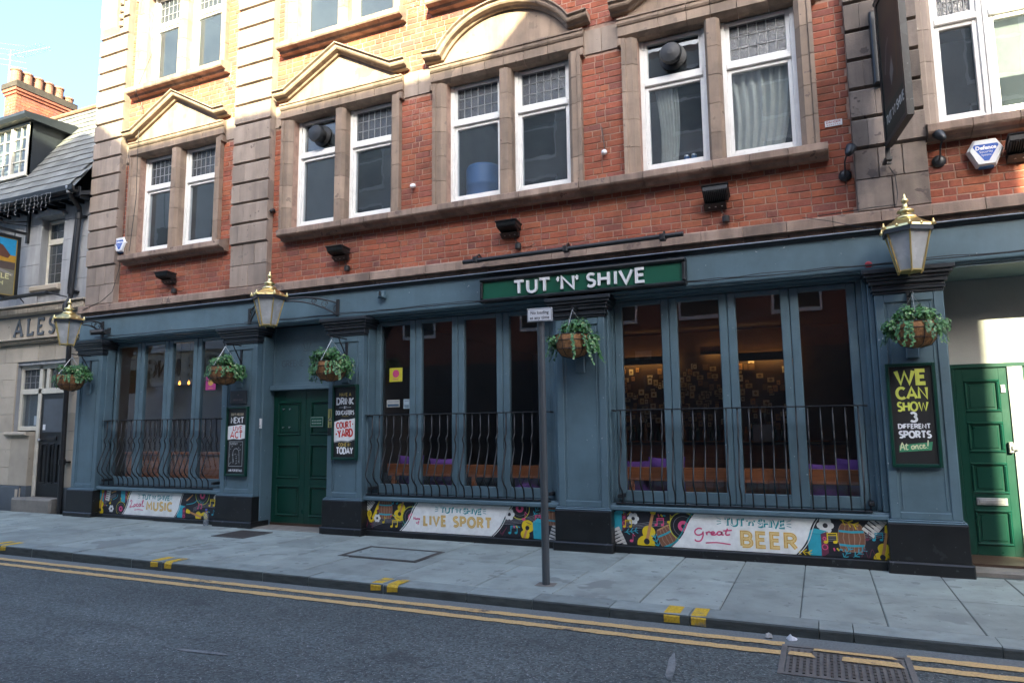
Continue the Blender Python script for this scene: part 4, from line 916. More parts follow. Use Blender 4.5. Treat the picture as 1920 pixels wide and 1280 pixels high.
def poster(label, xa, xb, mid, kind):
    t = thing('painted_panel', label, 'panel', group='painted panels under the shop windows')
    bx('board', 'plastic', t, xa+.003, xb-.003, -.112, -.0852, PZ0, PZ1)
    A = Art(-.1125); A.clip = (xa+.004, xb-.004, PZ0+.002, PZ1-.002); A.rect(xa+.004, xb-.004, PZ0+.002, PZ1-.002, DK); L0, L1, leanL, leanR = mid
    H = PZ1-PZ0; eL = wavy(L0, PZ0+.003, PZ1-.003, leanL); eR = wavy(L1, PZ0+.003, PZ1-.003, leanR)
    def zz(f): return PZ0+H*f
    def art(el):
        for e in el: e[0](A, *e[1:])
    def W(x, f): return x, zz(f)
    if kind == 'beer':
        stave(A, sm([W(xa+0.132,.52), W(xa+0.297,.50), W(xa+0.462,.58), W(xa+0.627,.60)])); speaker(A, *W(xa+0.086,.72), .22); ball(A, *W(xa+0.244,.78), .16); sprig(A, *W(xa+0.218,.40), .16, 10, CY); keys(A, *W(xa+0.073,.20), .11, .22, 25); note2(A, *W(xa+0.178,.53), .13, YEL); guitar(A, *W(xa+0.409,.30), .34, -14); note2(A, *W(xa+0.541,.62), .13, PINK); note1(A, *W(xa+0.218,.12), .13, PINK); sprig(A, *W(xa+0.502,.15), .16, 110, CY); barrel(A, *W(xa+0.640,.26), .25, 28); note1(A, *W(xa+0.647,.72), .13, YEL); record(A, *W(xa+0.805,.62), .30); drops(A, *W(xa+0.568,.90), .13)
        for k in (-.02, .02): A.line([W(xa+0.158+k,.88), W(xa+0.178+k*2,.98)], .008, YEL)
        stave(A, sm([W(xb-0.748,.25), W(xb-0.609,.4), W(xb-0.348,.45), W(xb-0.044,.6)])); ball(A, *W(xb-0.583,.82), .19); speaker(A, *W(xb-0.665,.36), .28); barrel(A, *W(xb-0.348,.52), .27, 0); keys(A, *W(xb-0.131,.88), .13, .22, -40); note2(A, *W(xb-0.539,.38), .16, YEL); sprig(A, *W(xb-0.365,.92), .18, -20, YEL); sprig(A, *W(xb-0.800,.09), .16, -8, YEL); sprig(A, *W(xb-0.400,.12), .15, 60, CY); sprig(A, *W(xb-0.287,.14), .15, 40, CY); drops(A, *W(xb-0.479,.2), .13); note2(A, *W(xb-0.113,.50), .12, CY); guitar(A, *W(xb-0.070,.2), .26, -12); note1(A, *W(xb-0.209,.5), .12, WINE)
        for x_ in (-.24, -.17): A.line(sm([W(xb+x_-.03,.02), W(xb+x_,.25), W(xb+x_+.03,.02)]), .006, WINE)
    elif kind == 'sport':
        stave(A, sm([W(xa+.1,.08), W(xa+.3,.25), W(xa+.5,.28), W(xa+.7,.4)])); keys(A, *W(xa+.05,.9), .14, .16, -40); sax(A, *W(xa+.15,.62), .26); barrel(A, *W(xa+.32,.72), .24); guitar(A, *W(xa+.56,.72), .27, -20); ball(A, *W(xa+.19,.40), .13); record(A, *W(xa+.73,.48), .28); note2(A, *W(xa+.46,.14), .14, YEL); note1(A, *W(xa+.29,.27), .12, YEL); note1(A, *W(xa+.2,.66), .12, WINE); sprig(A, *W(xa+.61,.16), .15, 75, (.02,.22,.22)); sprig(A, *W(xa+.78,.88), .16, 40, (.02,.22,.22)); drops(A, *W(xa+.44,.52), .12); note2(A, *W(xa+.47,.93), .12, CY); A.line([W(xa+.02,.05),W(xa+.05,.35),W(xa+.09,.15),W(xa+.13,.35),W(xa+.12,.05)], .012, WINE)
        stave(A, sm([W(xb-.85,.4), W(xb-.6,.45), W(xb-.35,.6), W(xb-.1,.9)])); record(A, *W(xb-.53,.95), .26); ball(A, *W(xb-.67,.74), .17); note1(A, *W(xb-.48,.6), .15, PINK); note2(A, *W(xb-.3,.55), .13, PINK); guitar(A, *W(xb-.45,.20), .27, 160); note2(A, *W(xb-.62,.15), .15, CY); speaker(A, *W(xb-.27,.30), .26); keys(A, *W(xb-.07,.25), .12, .24, -18); barrel(A, *W(xb-.08,.78), .24); sprig(A, *W(xb-.78,.9), .15, 45, YEL); sprig(A, *W(xb-.8,.6), .14, -30, (.02,.25,.26)); drops(A, *W(xb-.57,.35), .13); sprig(A, *W(xb-.31,.9), .15, 60, CY); A.line(sm([W(xb-.88,.06),W(xb-.82,.38),W(xb-.78,.1),W(xb-.7,.34),W(xb-.77,.05)]), .008, WINE)
    else:
        stave(A, sm([W(xa+0.114,.3), W(xa+0.266,.6), W(xa+0.418,.75)])); speaker(A, *W(xa+0.099,.80), .22); keys(A, *W(xa+0.228,.82), .10, .20, -12); guitar(A, *W(xa+0.053,.30), .30, -10); ball(A, *W(xa+0.319,.22), .14); speaker(A, *W(xa+0.608,.82), .22); note1(A, *W(xa+0.281,.45), .12, YEL); note1(A, *W(xa+0.509,.5), .13, YEL); record(A, *W(xa+0.547,.24), .22); A.line([W(xa+0.304,.9), W(xa+0.418,.98)], .02, ORG); sprig(A, *W(xa+0.707,.8), .16, 70, YEL); drops(A, *W(xa+0.190,.35), .12); A.line(sm([W(xa+0.342,.6), W(xa+0.441,.72), W(xa+0.456,.85)]), .008, CY)
        stave(A, sm([W(xb-.6,.3), W(xb-.35,.5), W(xb-.05,.45)])); record(A, *W(xb-.42,.95), .28); ball(A, *W(xb-.12,.88), .16); guitar(A, *W(xb-.46,.10), .30, 75); note2(A, *W(xb-.22,.55), .16, YEL); speaker(A, *W(xb-.86,.18), .26); note2(A, *W(xb-.47,.42), .12, PINK); note1(A, *W(xb-.2,.2), .12, CY); drops(A, *W(xb-.3,.3), .13); A.line([W(xb-.75,.7), W(xb-.62,.95)], .02, ORG); A.line(sm([W(xb-.75,.55), W(xb-.6,.62), W(xb-.52,.75)]), .012, CY); sprig(A, *W(xb-.45,.66), .14, -20, (.02,.25,.26)); speaker(A, *W(xb-.03,.66), .14)
    A.line([(x-.022, z) for x, z in eL], .012, (.02,.28,.30) if kind == 'beer' else WHITE); A.line([(x+.022, z) for x, z in eR], .008, WHITE)
    A.poly(eL+eR[::-1], (.86,.88,.86))
    c = (L0+L1+leanL/2+leanR/2)/2
    if kind == 'beer':
        pub_title(A, -.72, .352, .072, .60, 'n'); script(A, 'Great', -1.335, .195, .105, .015, PINK, 1.95, 3); A.line(sm([(-1.22, .150), (-1.1, .160), (-.96, .148)]), .013, PINK); gold_word(A, 'BEER', -.84, .142, .140, .53)
    elif kind == 'sport':
        pub_title(A, -4.24, .352, .062, .58); gold_word(A, 'LIVE SPORT', -4.765, .182, .112, .96); script(A, 'Home', -4.925, .235, .045, .008, PINK, 1.6); script(A, 'of', -4.89, .185, .045, .008, PINK, 1.6)
    else:
        pub_title(A, -9.72, .348, .066, .62); script(A, 'Local', -10.29, .190, .125, .013, PINK, 1.55, 2); A.line(sm([(-10.18, .165), (-10.08, .175), (-9.98, .168)]), .010, PINK); gold_word(A, 'MUSIC', -9.895, .180, .120, .55)
    A.build('print', t)
poster('colourful painted panel lettered Local Music under the leftmost window', -11.05, -8.28, (-10.443, -9.288, .20, .19), 'music')
poster('colourful painted panel lettered Live Sport under the middle window', -5.69, -2.89, (-5.115, -3.802, .275, .286), 'sport')
poster('colourful painted panel lettered Great Beer under the right window', -2.26, .56, (-1.588, -.313, .276, .224), 'beer')

# ---- pilaster chalk boards
def board(label, x0, x1, z0, z1):
    t = thing('chalk_board', label, 'sign', group='framed boards on the pilasters')
    f = MB(); e = .032
    f.box(x0, x0+e, -.245, -.201, z0, z1, c=.006); f.box(x1-e, x1, -.245, -.201, z0, z1, c=.006); f.box(x0+e, x1-e, -.245, -.201, z0, z0+e, c=.006); f.box(x0+e, x1-e, -.245, -.201, z1-e, z1, c=.006)
    f.build('frame', 'green', t); bx('panel', 'plastic', t, x0+e, x1-e, -.222, -.201, z0+e, z1-e)
    return t, Art(-.2225)
LIME = (.72,.76,.13); WH = (.86,.88,.90); RED = (.62,.04,.03)
t, A = board('tall green framed board reading We Can Show 3 Different Sports', .615, 1.045, .99, 2.0); c = .83
for txt, z, h, fit, col, w in (('WE', 1.80, .125, .25, LIME, .30), ('CAN', 1.655, .105, .255, LIME, .25), ('SHOW', 1.535, .082, .255, LIME, .22), ('3', 1.43, .085, .05, WH, .26), ('DIFFERENT', 1.365, .04, .27, WH, .28), ('SPORTS', 1.275, .06, .265, WH, .28)):
    A.word(txt, c-fit/2, z, h, h*w, col, fit=fit, gap=.24)
A.poly([(c-.145, 1.135), (c+.13, 1.155), (c+.145, 1.235), (c-.14, 1.20)], (.05,.28,.14)); script(A, 'At once!', c-.135, 1.145, .075, .010, (.72,.74,.45), 1.25, 5); A.build('lettering', t)
t, A = board('tall green framed board reading Have A Drink, Courtyard, Come In Today', -6.19, -5.765, 1.0, 2.025); c = -5.9775
for txt, z, h, fit, col, w in (('HAVE A', 1.87, .042, .19, (.55,.40,.10), .2), ('DRINK', 1.755, .085, .28, WH, .24), ('IN', 1.695, .035, .03, WH, .22), ("DONCASTER'S", 1.615, .052, .30, WH, .22)): A.word(txt, c-fit/2, z, h, h*w, col, fit=fit, gap=.24)
A.line([(c-.1, 1.712), (c-.03, 1.712)], .004, WH); A.line([(c+.03, 1.712), (c+.1, 1.712)], .004, WH); [A.line([(c-.05+q*.014, 1.592), (c-.042+q*.014, 1.592)], .012, (.4,.3,.09)) for q in range(8)]
A.poly([(c-.178, 1.245), (c-.06, 1.262), (c+.06, 1.252), (c+.178, 1.285), (c+.178, 1.565), (c+.06, 1.545), (c-.06, 1.55), (c-.178, 1.515)], (.88,.89,.88)); A.word('COURT-', c-.135, 1.425, .078, .018, RED, fit=.28, rot=4, gap=.26); A.word('-YARD', c-.145, 1.30, .095, .024, RED, fit=.28, rot=5, gap=.24)
A.line([(c-.178, 1.235), (c-.06, 1.252), (c+.06, 1.242), (c+.178, 1.275)], .004, WH)
A.word('COME IN', c-.095, 1.185, .042, .009, (.55,.40,.10), fit=.19, gap=.24); A.word('TODAY', c-.13, 1.085, .08, .019, WH, fit=.27, gap=.2); A.build('lettering', t)
t, A = board('narrow green framed board reading Next Live Act with a chalk drawing', -8.155, -7.735, .745, 1.765); c = -7.945
A.word("DON'T MISS OUR", c-.12, 1.635, .032, .007, (.50,.42,.28), fit=.24); A.word('NEXT', c-.115, 1.525, .08, .017, WH, fit=.24, gap=.24)
A.poly([(c-.178, 1.275), (c-.06, 1.29), (c+.06, 1.28), (c+.178, 1.30), (c+.178, 1.49), (c+.06, 1.50), (c-.06, 1.485), (c-.178, 1.475)], (.88,.89,.88)); A.word('LIVE', c-.07, 1.415, .06, .012, RED, fit=.17, gap=.24); A.word('ACT', c-.12, 1.305, .09, .018, RED, fit=.23, gap=.26)
A.line([(c-.135, .89), (c+.125, .89), (c+.125, 1.25), (c-.135, 1.25)], .006, (.5,.52,.52), close=True); A.line([(c-.05,.93)]+arc(c, 1.08, .06, .07, 180, 0, 8)+[(c+.07,.93)], .006, (.5,.52,.52))
rr = random.Random(2)
for q in range(26):
    x_, z_ = c+rr.uniform(-.12,.10), rr.uniform(.92,1.22); A.line(sm([(x_+rr.uniform(-.014,.014), z_+rr.uniform(-.014,.014)) for _ in range(4)], 2), .0035, (.5,.52,.52))
A.word('SUNDAY', c-.12, 1.205, .03, .005, (.55,.57,.57), fit=.15); A.word('ASK FOR DETAILS', c-.13, .815, .028, .006, WH, fit=.26); A.build('lettering', t)
# small plaques
t = thing('brass_plaque', 'small dark square plaque above the Next Live Act board', 'plaque'); bx('plate', 'bluedk', t, -8.115, -7.79, -.215, -.2005, 1.80, 2.005, c=.006)
A = Art(-.2155); A.word('GREENE KING', -8.05, 1.855, .022, .004, (.22,.17,.15), fit=.19); A.line([(-7.97,1.93),(-7.95,1.95),(-7.93,1.93)], .006, (.22,.17,.15)); A.build('lettering', t)
t = thing('entry_keypad', 'small white entry panel left of the green double doors', 'keypad'); bx('plate', 'offwhite', t, -7.612, -7.577, -.125, -.1005, 1.44, 1.585, c=.004); bx('button', 'lead', t, -7.603, -7.587, -.129, -.125, 1.47, 1.485)
t = thing('cask_plaque', 'yellow and black cask ale plaque beside the green doors', 'plaque'); bx('plate', 'plastic', t, -6.275, -6.197, -.214, -.2005, 1.335, 1.70, c=.003)
A = Art(-.2145); A.rect(-6.271, -6.201, 1.44, 1.696, (.42,.40,.12)); A.poly([(-6.25,1.445),(-6.222,1.445),(-6.23,1.5),(-6.228,1.62),(-6.233,1.68),(-6.239,1.68),(-6.244,1.62),(-6.242,1.5)], DK); A.disc(-6.236, 1.55, .033, DK, 14, .03); A.word('CASK', -6.262, 1.555, .016, .003, (.6,.6,.4), fit=.05); A.word('MARQUE', -6.264, 1.535, .014, .003, (.6,.6,.4), fit=.056); A.build('picture', t)
# ---- stickers in the window
for lab, x0, x1, z0, z1, col, c2 in (('yellow sticker with a pink disc on the middle window', -5.45, -5.24, 2.06, 2.25, (.55,.50,.04), (.55,.06,.20)), ('pink sticker with an orange disc on the leftmost window', -8.935, -8.72, 2.055, 2.265, (.45,.05,.22), (.6,.36,.08)),
      ('blue and cream notice low on the middle window', -5.49, -5.28, 1.71, 1.81, (.45,.46,.42), (.05,.10,.16)), ('small pale blue notice low on the middle window', -5.215, -5.12, 1.685, 1.815, (.36,.46,.52), (.15,.22,.26)), ('white notice above an orange card on the middle window', -4.42, -4.28, 1.66, 1.78, (.10,.11,.13), (.3,.18,.03))):
    t = thing('window_sticker', lab, 'sticker'); A = Art(.0645); A.rect(x0, x1, z0, z1, col)
    if 'disc' in lab: A.disc((x0+x1)/2, (z0+z1)/2+.015, .055, c2); A.line([(x0+.06, z0+.03), (x1-.06, z0+.03)], .01, c2)
    else: A.rect(x0+.012, x1-.012, z0+.01, z0+(z1-z0)*.42, c2); A.line([(x0+.015, z1-.025), (x1-.015, z1-.025)], .012, (.5,.5,.5) if 'orange' in lab else (.2,.24,.28))
    A.build('print', t)
    bx('backing', 'offwhite', t, x0, x1, .0646, .0655, z0, z1)

# ---- pub name board
t = thing('name_board', 'long green name board with raised white letters over the windows', 'sign')
x0, x1, z0, z1 = -3.86, -1.29, 2.985, 3.29
f = MB(); e = .05
f.prism([(-.15, z0), (-.30, z0), (-.305, z0+.02), (-.285, z0+e-.01), (-.26, z0+e), (-.15, z0+e)], 'x', x0, x1); f.prism([(-.15, z1-e), (-.26, z1-e), (-.285, z1-e+.01), (-.305, z1-.02), (-.30, z1), (-.15, z1)], 'x', x0, x1)
f.box(x0, x0+.035, -.299, -.15, z0+e, z1-e, c=.008); f.box(x1-.035, x1, -.299, -.15, z0+e, z1-e, c=.008); f.build('frame', 'black', t)
bx('panel', 'signgreen', t, x0+.03, x1-.03, -.262, -.15, z0+e-.004, z1-e+.004)
def letter3d(parent, strokes, x, z, h, w, y0, y1, mat, kx=1.0, name='letter'):
    mb = MB()
    for j, st in enumerate(strokes):
        A = Art(); A.line([(x+a*h*kx, z+b*h) for a, b in st], w, None); vs = [(v[0], v[2]) for v in A.mb.v]
        n = len(vs); ya = y0-j*.0006
        V = [(p[0], ya, p[1]) for p in vs]+[(p[0], y1, p[1]) for p in vs]; F = []
        k = n//2
        for i in range(k-1):
            a, b, c_, d = 2*i, 2*i+1, 2*i+3, 2*i+2
            F += [(a, b, c_, d), (a, d, d+n, a+n), (c_, b, b+n, c_+n)]
        F += [(0, n, n+1, 1), (n-2, n-1, 2*n-1, 2*n-2)]
        mb.add(V, F)
    return mb.build(name, mat, parent)
LX = [('T',-3.385,.125), ('U',-3.205,.115), ('T',-3.045,.125), ('N',-2.757,.145), ('S',-2.435,.09), ('H',-2.292,.115), ('I',-2.093,0), ('V',-2.040,.145), ('E',-1.845,.09)]
for ch, x, w in LX:
    gw, st = GL[ch]; lh = .150; letter3d(t, st, x, 3.062, lh, .032, -.292, -.262, 'offwhite', kx=(w/lh/gw) if gw > .05 else 1)
for xx, sg in ((-2.815, 1), (-2.555, -1)):
    letter3d(t, [[(0, 1.0), (.12*sg, .86), (0.02*sg, .68)] if sg < 0 else [(.12, 1.02), (0, .84), (.1, .68)]], xx, 3.062, .15, .026, -.29, -.262, 'offwhite', name='apostrophe')
# picture-light tube over it
t = thing('sign_light_tube', 'long black tubular sign light above the name board', 'sign light')
o = MB(); o.tube([(-4.03, -.42, 3.50), (-1.27, -.42, 3.525)], .028, 10); o.build('tube', 'plastic', t)
for x in (-3.85, -2.65, -1.5):
    o = MB(); o.tube([(x, -.20, 3.55), (x, -.33, 3.60), (x, -.42, 3.545)], .012, 6); o.box(x-.03, x+.03, -.46, -.38, 3.475, 3.55, c=.01); o.build('bracket', 'plastic', t)
# ================================================================== fittings on the pub front
# ---- bulging window guards
PRF = [(-.15,1.595), (-.15,1.36), (-.155,1.33), (-.195,1.275), (-.19,1.255), (-.165,1.21), (-.165,1.17), (-.185,1.10), (-.225,1.0), (-.265,.88), (-.285,.82), (-.275,.775), (-.235,.725), (-.185,.69), (-.16,.655), (-.15,.60), (-.15,.540)]
bar_me = None
RL = [(-10.76, 17, -10.99, -8.47, 'black iron bow-fronted guard across the leftmost window'), (-5.55, 22, -5.66, -3.0, 'black iron bow-fronted guard across the middle window'), (-2.08, 22, -2.20, .42, 'black iron bow-fronted guard across the right window')]
for x0, n, xa, xb, lab in RL:
    t = thing('window_guard', lab, 'railing', group='iron guards across the shop windows')
    if bar_me is None:
        o = MB(); o.tube([(0, y, z) for y, z in PRF], .0092, 6); bar_me = o.mesh('bar', True)
    o = MB(); o.box(xa-.02, xb+.02, -.172, -.128, 1.592, 1.606, c=.003); o.box(xa-.02, xa, -.128, -.02, 1.585, 1.605); o.box(xb, xb+.02, -.128, -.02, 1.585, 1.605); o.build('handrail', 'iron', t)
    o = MB(); o.box(xa, xb, -.165, -.135, .540, .551, c=.003); o.build('bottom_rail', 'iron', t)
    pt = .1175
    nn = int((xb-xa-.14)/pt)+1
    for i in range(nn): mkobj('bar', bar_me, 'iron', t, (xa+.085+i*pt, rnd.uniform(-.004, .004), 0), rot=(0, 0, R(rnd.uniform(-1.5, 1.5))))
    for xx in (xa+.02, xb-.03): bx('fixing', 'iron', t, xx, xx+.05, -.15, .035, .60, .64, c=.006)
# ---- lanterns
def lantern(label, x, y, zb, arms):
    t = thing('wall_lantern', label, 'lantern', (x, y, 0), group='brass topped lanterns on the front')
    zt = zb+.37; rb, rt = .105, .205; n = 6
    def hexa(r, z, k, rot=.5): q = 2*math.pi*(k+rot)/n; return Vector((r*math.cos(q), r*math.sin(q), z))
    for k in range(n):
        p = [hexa(rb, zb, k), hexa(rb, zb, k+1), hexa(rt, zt, k+1), hexa(rt, zt, k)]
        MB().add(p, [(0,1,2,3)]).build('glass_pane', 'lampglass', t)
        MB().tube([hexa(rb+.004, zb-.025, k), hexa(rt+.004, zt, k)], .009, 5).build('gilt_bar', 'goldbar', t)
    o = MB(); o.lathe([(rb+.01, zb-.012), (rb+.012, zb), (rb-.01, zb+.004)], n=6, rot=.5); o.build('bottom_ring', 'goldbar', t)
    o = MB(); o.lathe([(rt-.01, zt-.015), (rt+.03, zt-.015), (rt+.03, zt+.03), (rt-.01, zt+.03)], n=6, rot=.5); o.build('top_ring', 'bluedk', t)
    o = MB(); o.lathe([(rt+.035, zt+.028), (rt+.03, zt+.05), (rt*.50, zt+.135), (.09, zt+.138)], n=6, rot=.5); o.build('roof', 'brass', t)
    o = MB(); o.lathe([(.095, zt+.13), (.10, zt+.145), (.085, zt+.165), (.05, zt+.175), (.048, zt+.195), (.075, zt+.205), (.07, zt+.225), (.035, zt+.245), (.022, zt+.275), (.018, zt+.30), (.034, zt+.315), (.03, zt+.335), (.014, zt+.35), (.012, zt+.375), (.002, zt+.395)], n=14); o.build('finial', 'brass', t, smooth=True)
    for k in range(n):
        h = hexa(rt+.035, zt+.03, k); o = MB(); o.lathe([(.018, 0), (.02, .02), (.010, .035), (.004, .06)], c=h, n=6); o.build('crown_point', 'brass', t)
        h2 = (hexa(rt+.03, zt+.036, k)+hexa(rt+.03, zt+.036, k+1))/2; o = MB(); o.lathe([(.012, 0), (.014, .012), (.004, .03)], c=h2, n=6); o.build('crown_leaf', 'brass', t)
    o = MB(); o.lathe([(.02, zb), (.02, zb+.12), (.045, zb+.17), (.05, zb+.22), (.03, zb+.27)], n=10); o.build('bulb', 'lampglass', t, smooth=True)
    for (ax, ay, az0, az1) in arms:                                     # wall plate at ax, ay; arm to the lantern
        P = Vector((ax-x, ay-y, 0)); o = MB(); d = P.normalized(); s = d.cross(Vector((0, 0, 1)))
        tip = d*(rt+.0)
        L = (P-tip).length
        top = [tip+Vector((0,0,zt+.0))]+[tip.lerp(P, u)+Vector((0,0,zt+(az1-zt)*u+.05*math.sin(math.pi*u))) for u in (.15,.35,.55,.75,1)]
        bot = [tip+Vector((0,0,zt-.03))]+[tip.lerp(P, u)+Vector((0,0,zt-.03+(az0-zt+.03)*u*u+.02*math.sin(math.pi*u))) for u in (.15,.35,.55,.75,1)]
        o.tube(top, .012, 6); o.tube(bot, .012, 6)
        for a_, b_ in zip(top[3:], bot[3:]):
            m = (a_+b_)/2; r_ = (a_-b_).length*.36
            o.tube([m+d*r_*math.cos(q)+Vector((0,0,r_*math.sin(q))) for q in [i*math.pi/5 for i in range(9)]], .006, 5)
            o.tube([m+d*(r_*.4*math.cos(q)+r_*.5)+Vector((0,0,r_*.4*math.sin(q))) for q in [i*math.pi/4 for i in range(8)]], .005, 5)
        o.build('bracket', 'iron', t)
        o = MB(); o.box(P.x-.025, P.x+.025, P.y-.025, P.y+.002, az0-.05, az1+.05, c=.006); o.build('wall_plate', 'iron', t)
lantern('brass topped lantern at the far left, in front of the black downpipe', -11.33, -.64, 2.86, [(-11.16, -.15, 3.06, 3.24)])
lantern('brass topped lantern on two scrolled arms above the green doors', -6.95, -.70, 2.865, [(-7.84, -.15, 3.03, 3.20), (-6.19, -.15, 3.03, 3.20)])
lantern('brass topped lantern over the rightmost pilaster', .872, -.52, 2.865, [(.872, -.15, 3.10, 3.26)])
# ---- hanging baskets
def basket(label, x, y, zr, seed, trail=.25, dense=1900):
    t = thing('hanging_basket', label, 'hanging basket', (x, y, zr), group='ivy baskets along the shopfront'); rr = random.Random(seed); r0 = .205
    o = MB(); o.lathe([(r0, 0), (r0*1.0, -.08), (r0*.92, -.17), (r0*.66, -.24), (.02, -.265)][::-1], n=18); o.build('liner', 'coir', t, smooth=True)
    o = MB()
    for z_, r_ in ((0, r0+.006), (-.07, r0+.004), (-.17, r0*.92+.006)): o.tube([(r_*math.cos(q), r_*math.sin(q), z_) for q in [i*math.pi/10 for i in range(21)]], .004, 5)
    for k in range(10):
        q = k*math.pi/5; o.tube([((r_+.005)*math.cos(q), (r_+.005)*math.sin(q), z_) for r_, z_ in ((r0, 0), (r0, -.08), (r0*.92, -.17), (r0*.66, -.24), (.03, -.27))], .0035, 4)
    o.build('wire_frame', 'iron', t)
    o = MB()
    for k in range(3):
        q = k*2.094+.5; o.tube([(r0*math.cos(q), r0*math.sin(q), 0), (.0, 0, .30)], .0035, 4)
    o.tube([(0, 0, .29), (.012, 0, .32), (0, .0, .345), (-.012, 0, .33)], .004, 5); o.build('chain', 'steel', t)
    o = MB(); wy = -.19-y
    o.tube([(0, wy, .345), (0, -.01, .345)], .009, 6); o.tube([(0, wy, .08), (0, wy*.45, .345)], .008, 6); o.box(-.02, .02, wy-.008, wy+.004, .04, .40, c=.002); o.build('bracket', 'iron', t)
    lf = MB()
    def leaf(p, nrm, s):
        nrm = nrm.normalized(); a = nrm.cross(Vector((rr.uniform(-1, 1), rr.uniform(-1, 1), rr.uniform(-.3, 1)))); a = a.normalized() if a.length > .01 else Vector((1, 0, 0)); b = nrm.cross(a)
        lf.add([p-a*s*.55, p-b*s*.42+nrm*s*.12, p+a*s*.15-b*s*.50+nrm*s*.05, p+a*s*.75-nrm*s*.12, p+a*s*.15+b*s*.50+nrm*s*.05, p+b*s*.42+nrm*s*.12, p+nrm*s*.02], [(0,1,6), (1,2,6), (2,3,6), (3,4,6), (4,5,6), (5,0,6)])
    clumps = []
    for k in range(20):
        q = rr.uniform(0, 6.283); e = rr.uniform(.05, 1.0)
        clumps.append((Vector((r0*1.05*math.cos(q)*e, r0*1.05*math.sin(q)*e, rr.uniform(.01, .11))), rr.uniform(.055, .098)))
    for k in range(14):
        q = rr.choice((0.2, 2.9, 3.35, 5.95, 1.0, 2.1))+rr.uniform(-.3, .3); clumps.append((Vector((r0*1.18*math.cos(q), r0*1.18*math.sin(q), rr.uniform(-.16, .02))), rr.uniform(.055, .095)))
    for k in range(dense):
        c_, r_ = rr.choice(clumps); d = Vector((rr.gauss(0, 1), rr.gauss(0, 1), rr.gauss(.25, .9))).normalized(); p = c_+d*r_*rr.uniform(.55, 1.12); leaf(p, d+Vector((0, -.3, .6))*rr.uniform(0, 1.2), rr.uniform(.021, .039))
    for k in range(26):                                                  # trailing strands
        q = rr.choice((0.1, 2.9, 3.3, 4.2, 5.4, 5.9))+rr.uniform(-.4, .4); p = Vector((r0*1.1*math.cos(q), r0*1.1*math.sin(q), .0)); L = rr.uniform(.10, trail); m = int(L/.018); pts = [p.copy()]
        for i in range(m):
            p = p+Vector((math.cos(q)*.006+rr.uniform(-.006, .006), math.sin(q)*.004+rr.uniform(-.006, .006), -.017)); pts.append(p.copy()); leaf(p+Vector((rr.uniform(-.015, .015), rr.uniform(-.015, .015), 0)), Vector((math.cos(q), math.sin(q)-.3, .5)), rr.uniform(.018, .034))
        lf.tube(pts, .0025, 3)
    lf.build('foliage', 'leaf', t)
    return t
basket('ivy hanging basket at the far left under the first lantern', -11.36, -.52, 2.36, 1, .16)
basket('ivy hanging basket above the Next Live Act board', -7.945, -.50, 2.34, 2, .2)
basket('ivy hanging basket above the Have A Drink board', -5.995, -.52, 2.32, 3, .3)
basket('ivy hanging basket beside the no loading sign', -2.575, -.45, 2.47, 4, .40)
basket('ivy hanging basket above the We Can Show board', .87, -.52, 2.36, 6, .30).scale = (.9, .9, .9)
# ---- floodlights on the brickwork
def flood(label, x, z, tilt, w=.27):
    """finned black head with an overhanging lid, carried on a bolted bracket plate"""
    t = thing('floodlight', label, 'floodlight', (x, -.02, z), group='black floodlights on the brick band')
    h = part('lamp_head', t); ct, stt = math.cos(tilt), math.sin(tilt)
    def rx(mb): mb.v = [(a, b*ct+c*stt-.03, -b*stt+c*ct) for a, b, c in mb.v]; return mb
    rx(MB().prism([(0, 0), (-.17, .012), (-.19, .05), (-.19, .06), (0, .06)], 'x', -w/2, w/2)).build('casing', 'plastic', h)
    rx(MB().box(-w/2-.012, w/2+.012, -.21, .004, .06, .074, c=.006)).build('lid', 'plastic', h)
    for i in range(13):
        xx = -w/2+.012+i*(w-.024)/12; rx(MB().prism([(-.03, .001), (-.03, -.028), (-.16, -.014), (-.182, .012), (-.17, .011)], 'x', xx-.003, xx+.003)).build('cooling_fin', 'plastic', h)
    o = MB(); o.prism([(.0, -.085), (-.012, -.085), (-.10, -.035), (-.03, .0), (.0, .0)], 'x', -w/2-.006, w/2-.03); o.build('bracket_plate', 'plastic', t)
    for xx in (-.08, -.01, .06): MB().lathe([(.011, 0), (.009, .006)], c=(xx, -.062, -.066), n=8).build('bolt', 'steel', t)
    o = MB(); o.lathe([(.03, 0), (.042, .01), (.042, .07), (.02, .085)], c=(.09, -.02, -.25), n=10); o.build('junction_box', 'plastic', t)
    o = MB(); o.tube([(.09, -.02, -.17), (.05, -.03, -.12), (.03, -.02, -.06)], .005, 5); o.build('flex', 'plastic', t)
    o = MB(); o.tube([(.12, -.01, -.21), (.22, -.005, -.235), (.32, -.005, -.20)], .004, 4); o.build('tail_cable', 'plastic', t)
FL = [(-9.72, 3.92, 'black floodlight on the brick under the narrow left window'), (-6.22, 3.93, 'black floodlight on the brick right of the middle stone pilaster'), (-3.52, 3.94, 'black floodlight on the brick above the left end of the name board'), (-.94, 3.95, 'black floodlight on the brick above the right end of the name board'), (1.97, 4.03, 'black floodlight partly hidden behind the right alarm box')]
for i, (x, z, lab) in enumerate(FL): flood(lab, x, z, R((4, 6, 8, 34, 26)[i]))
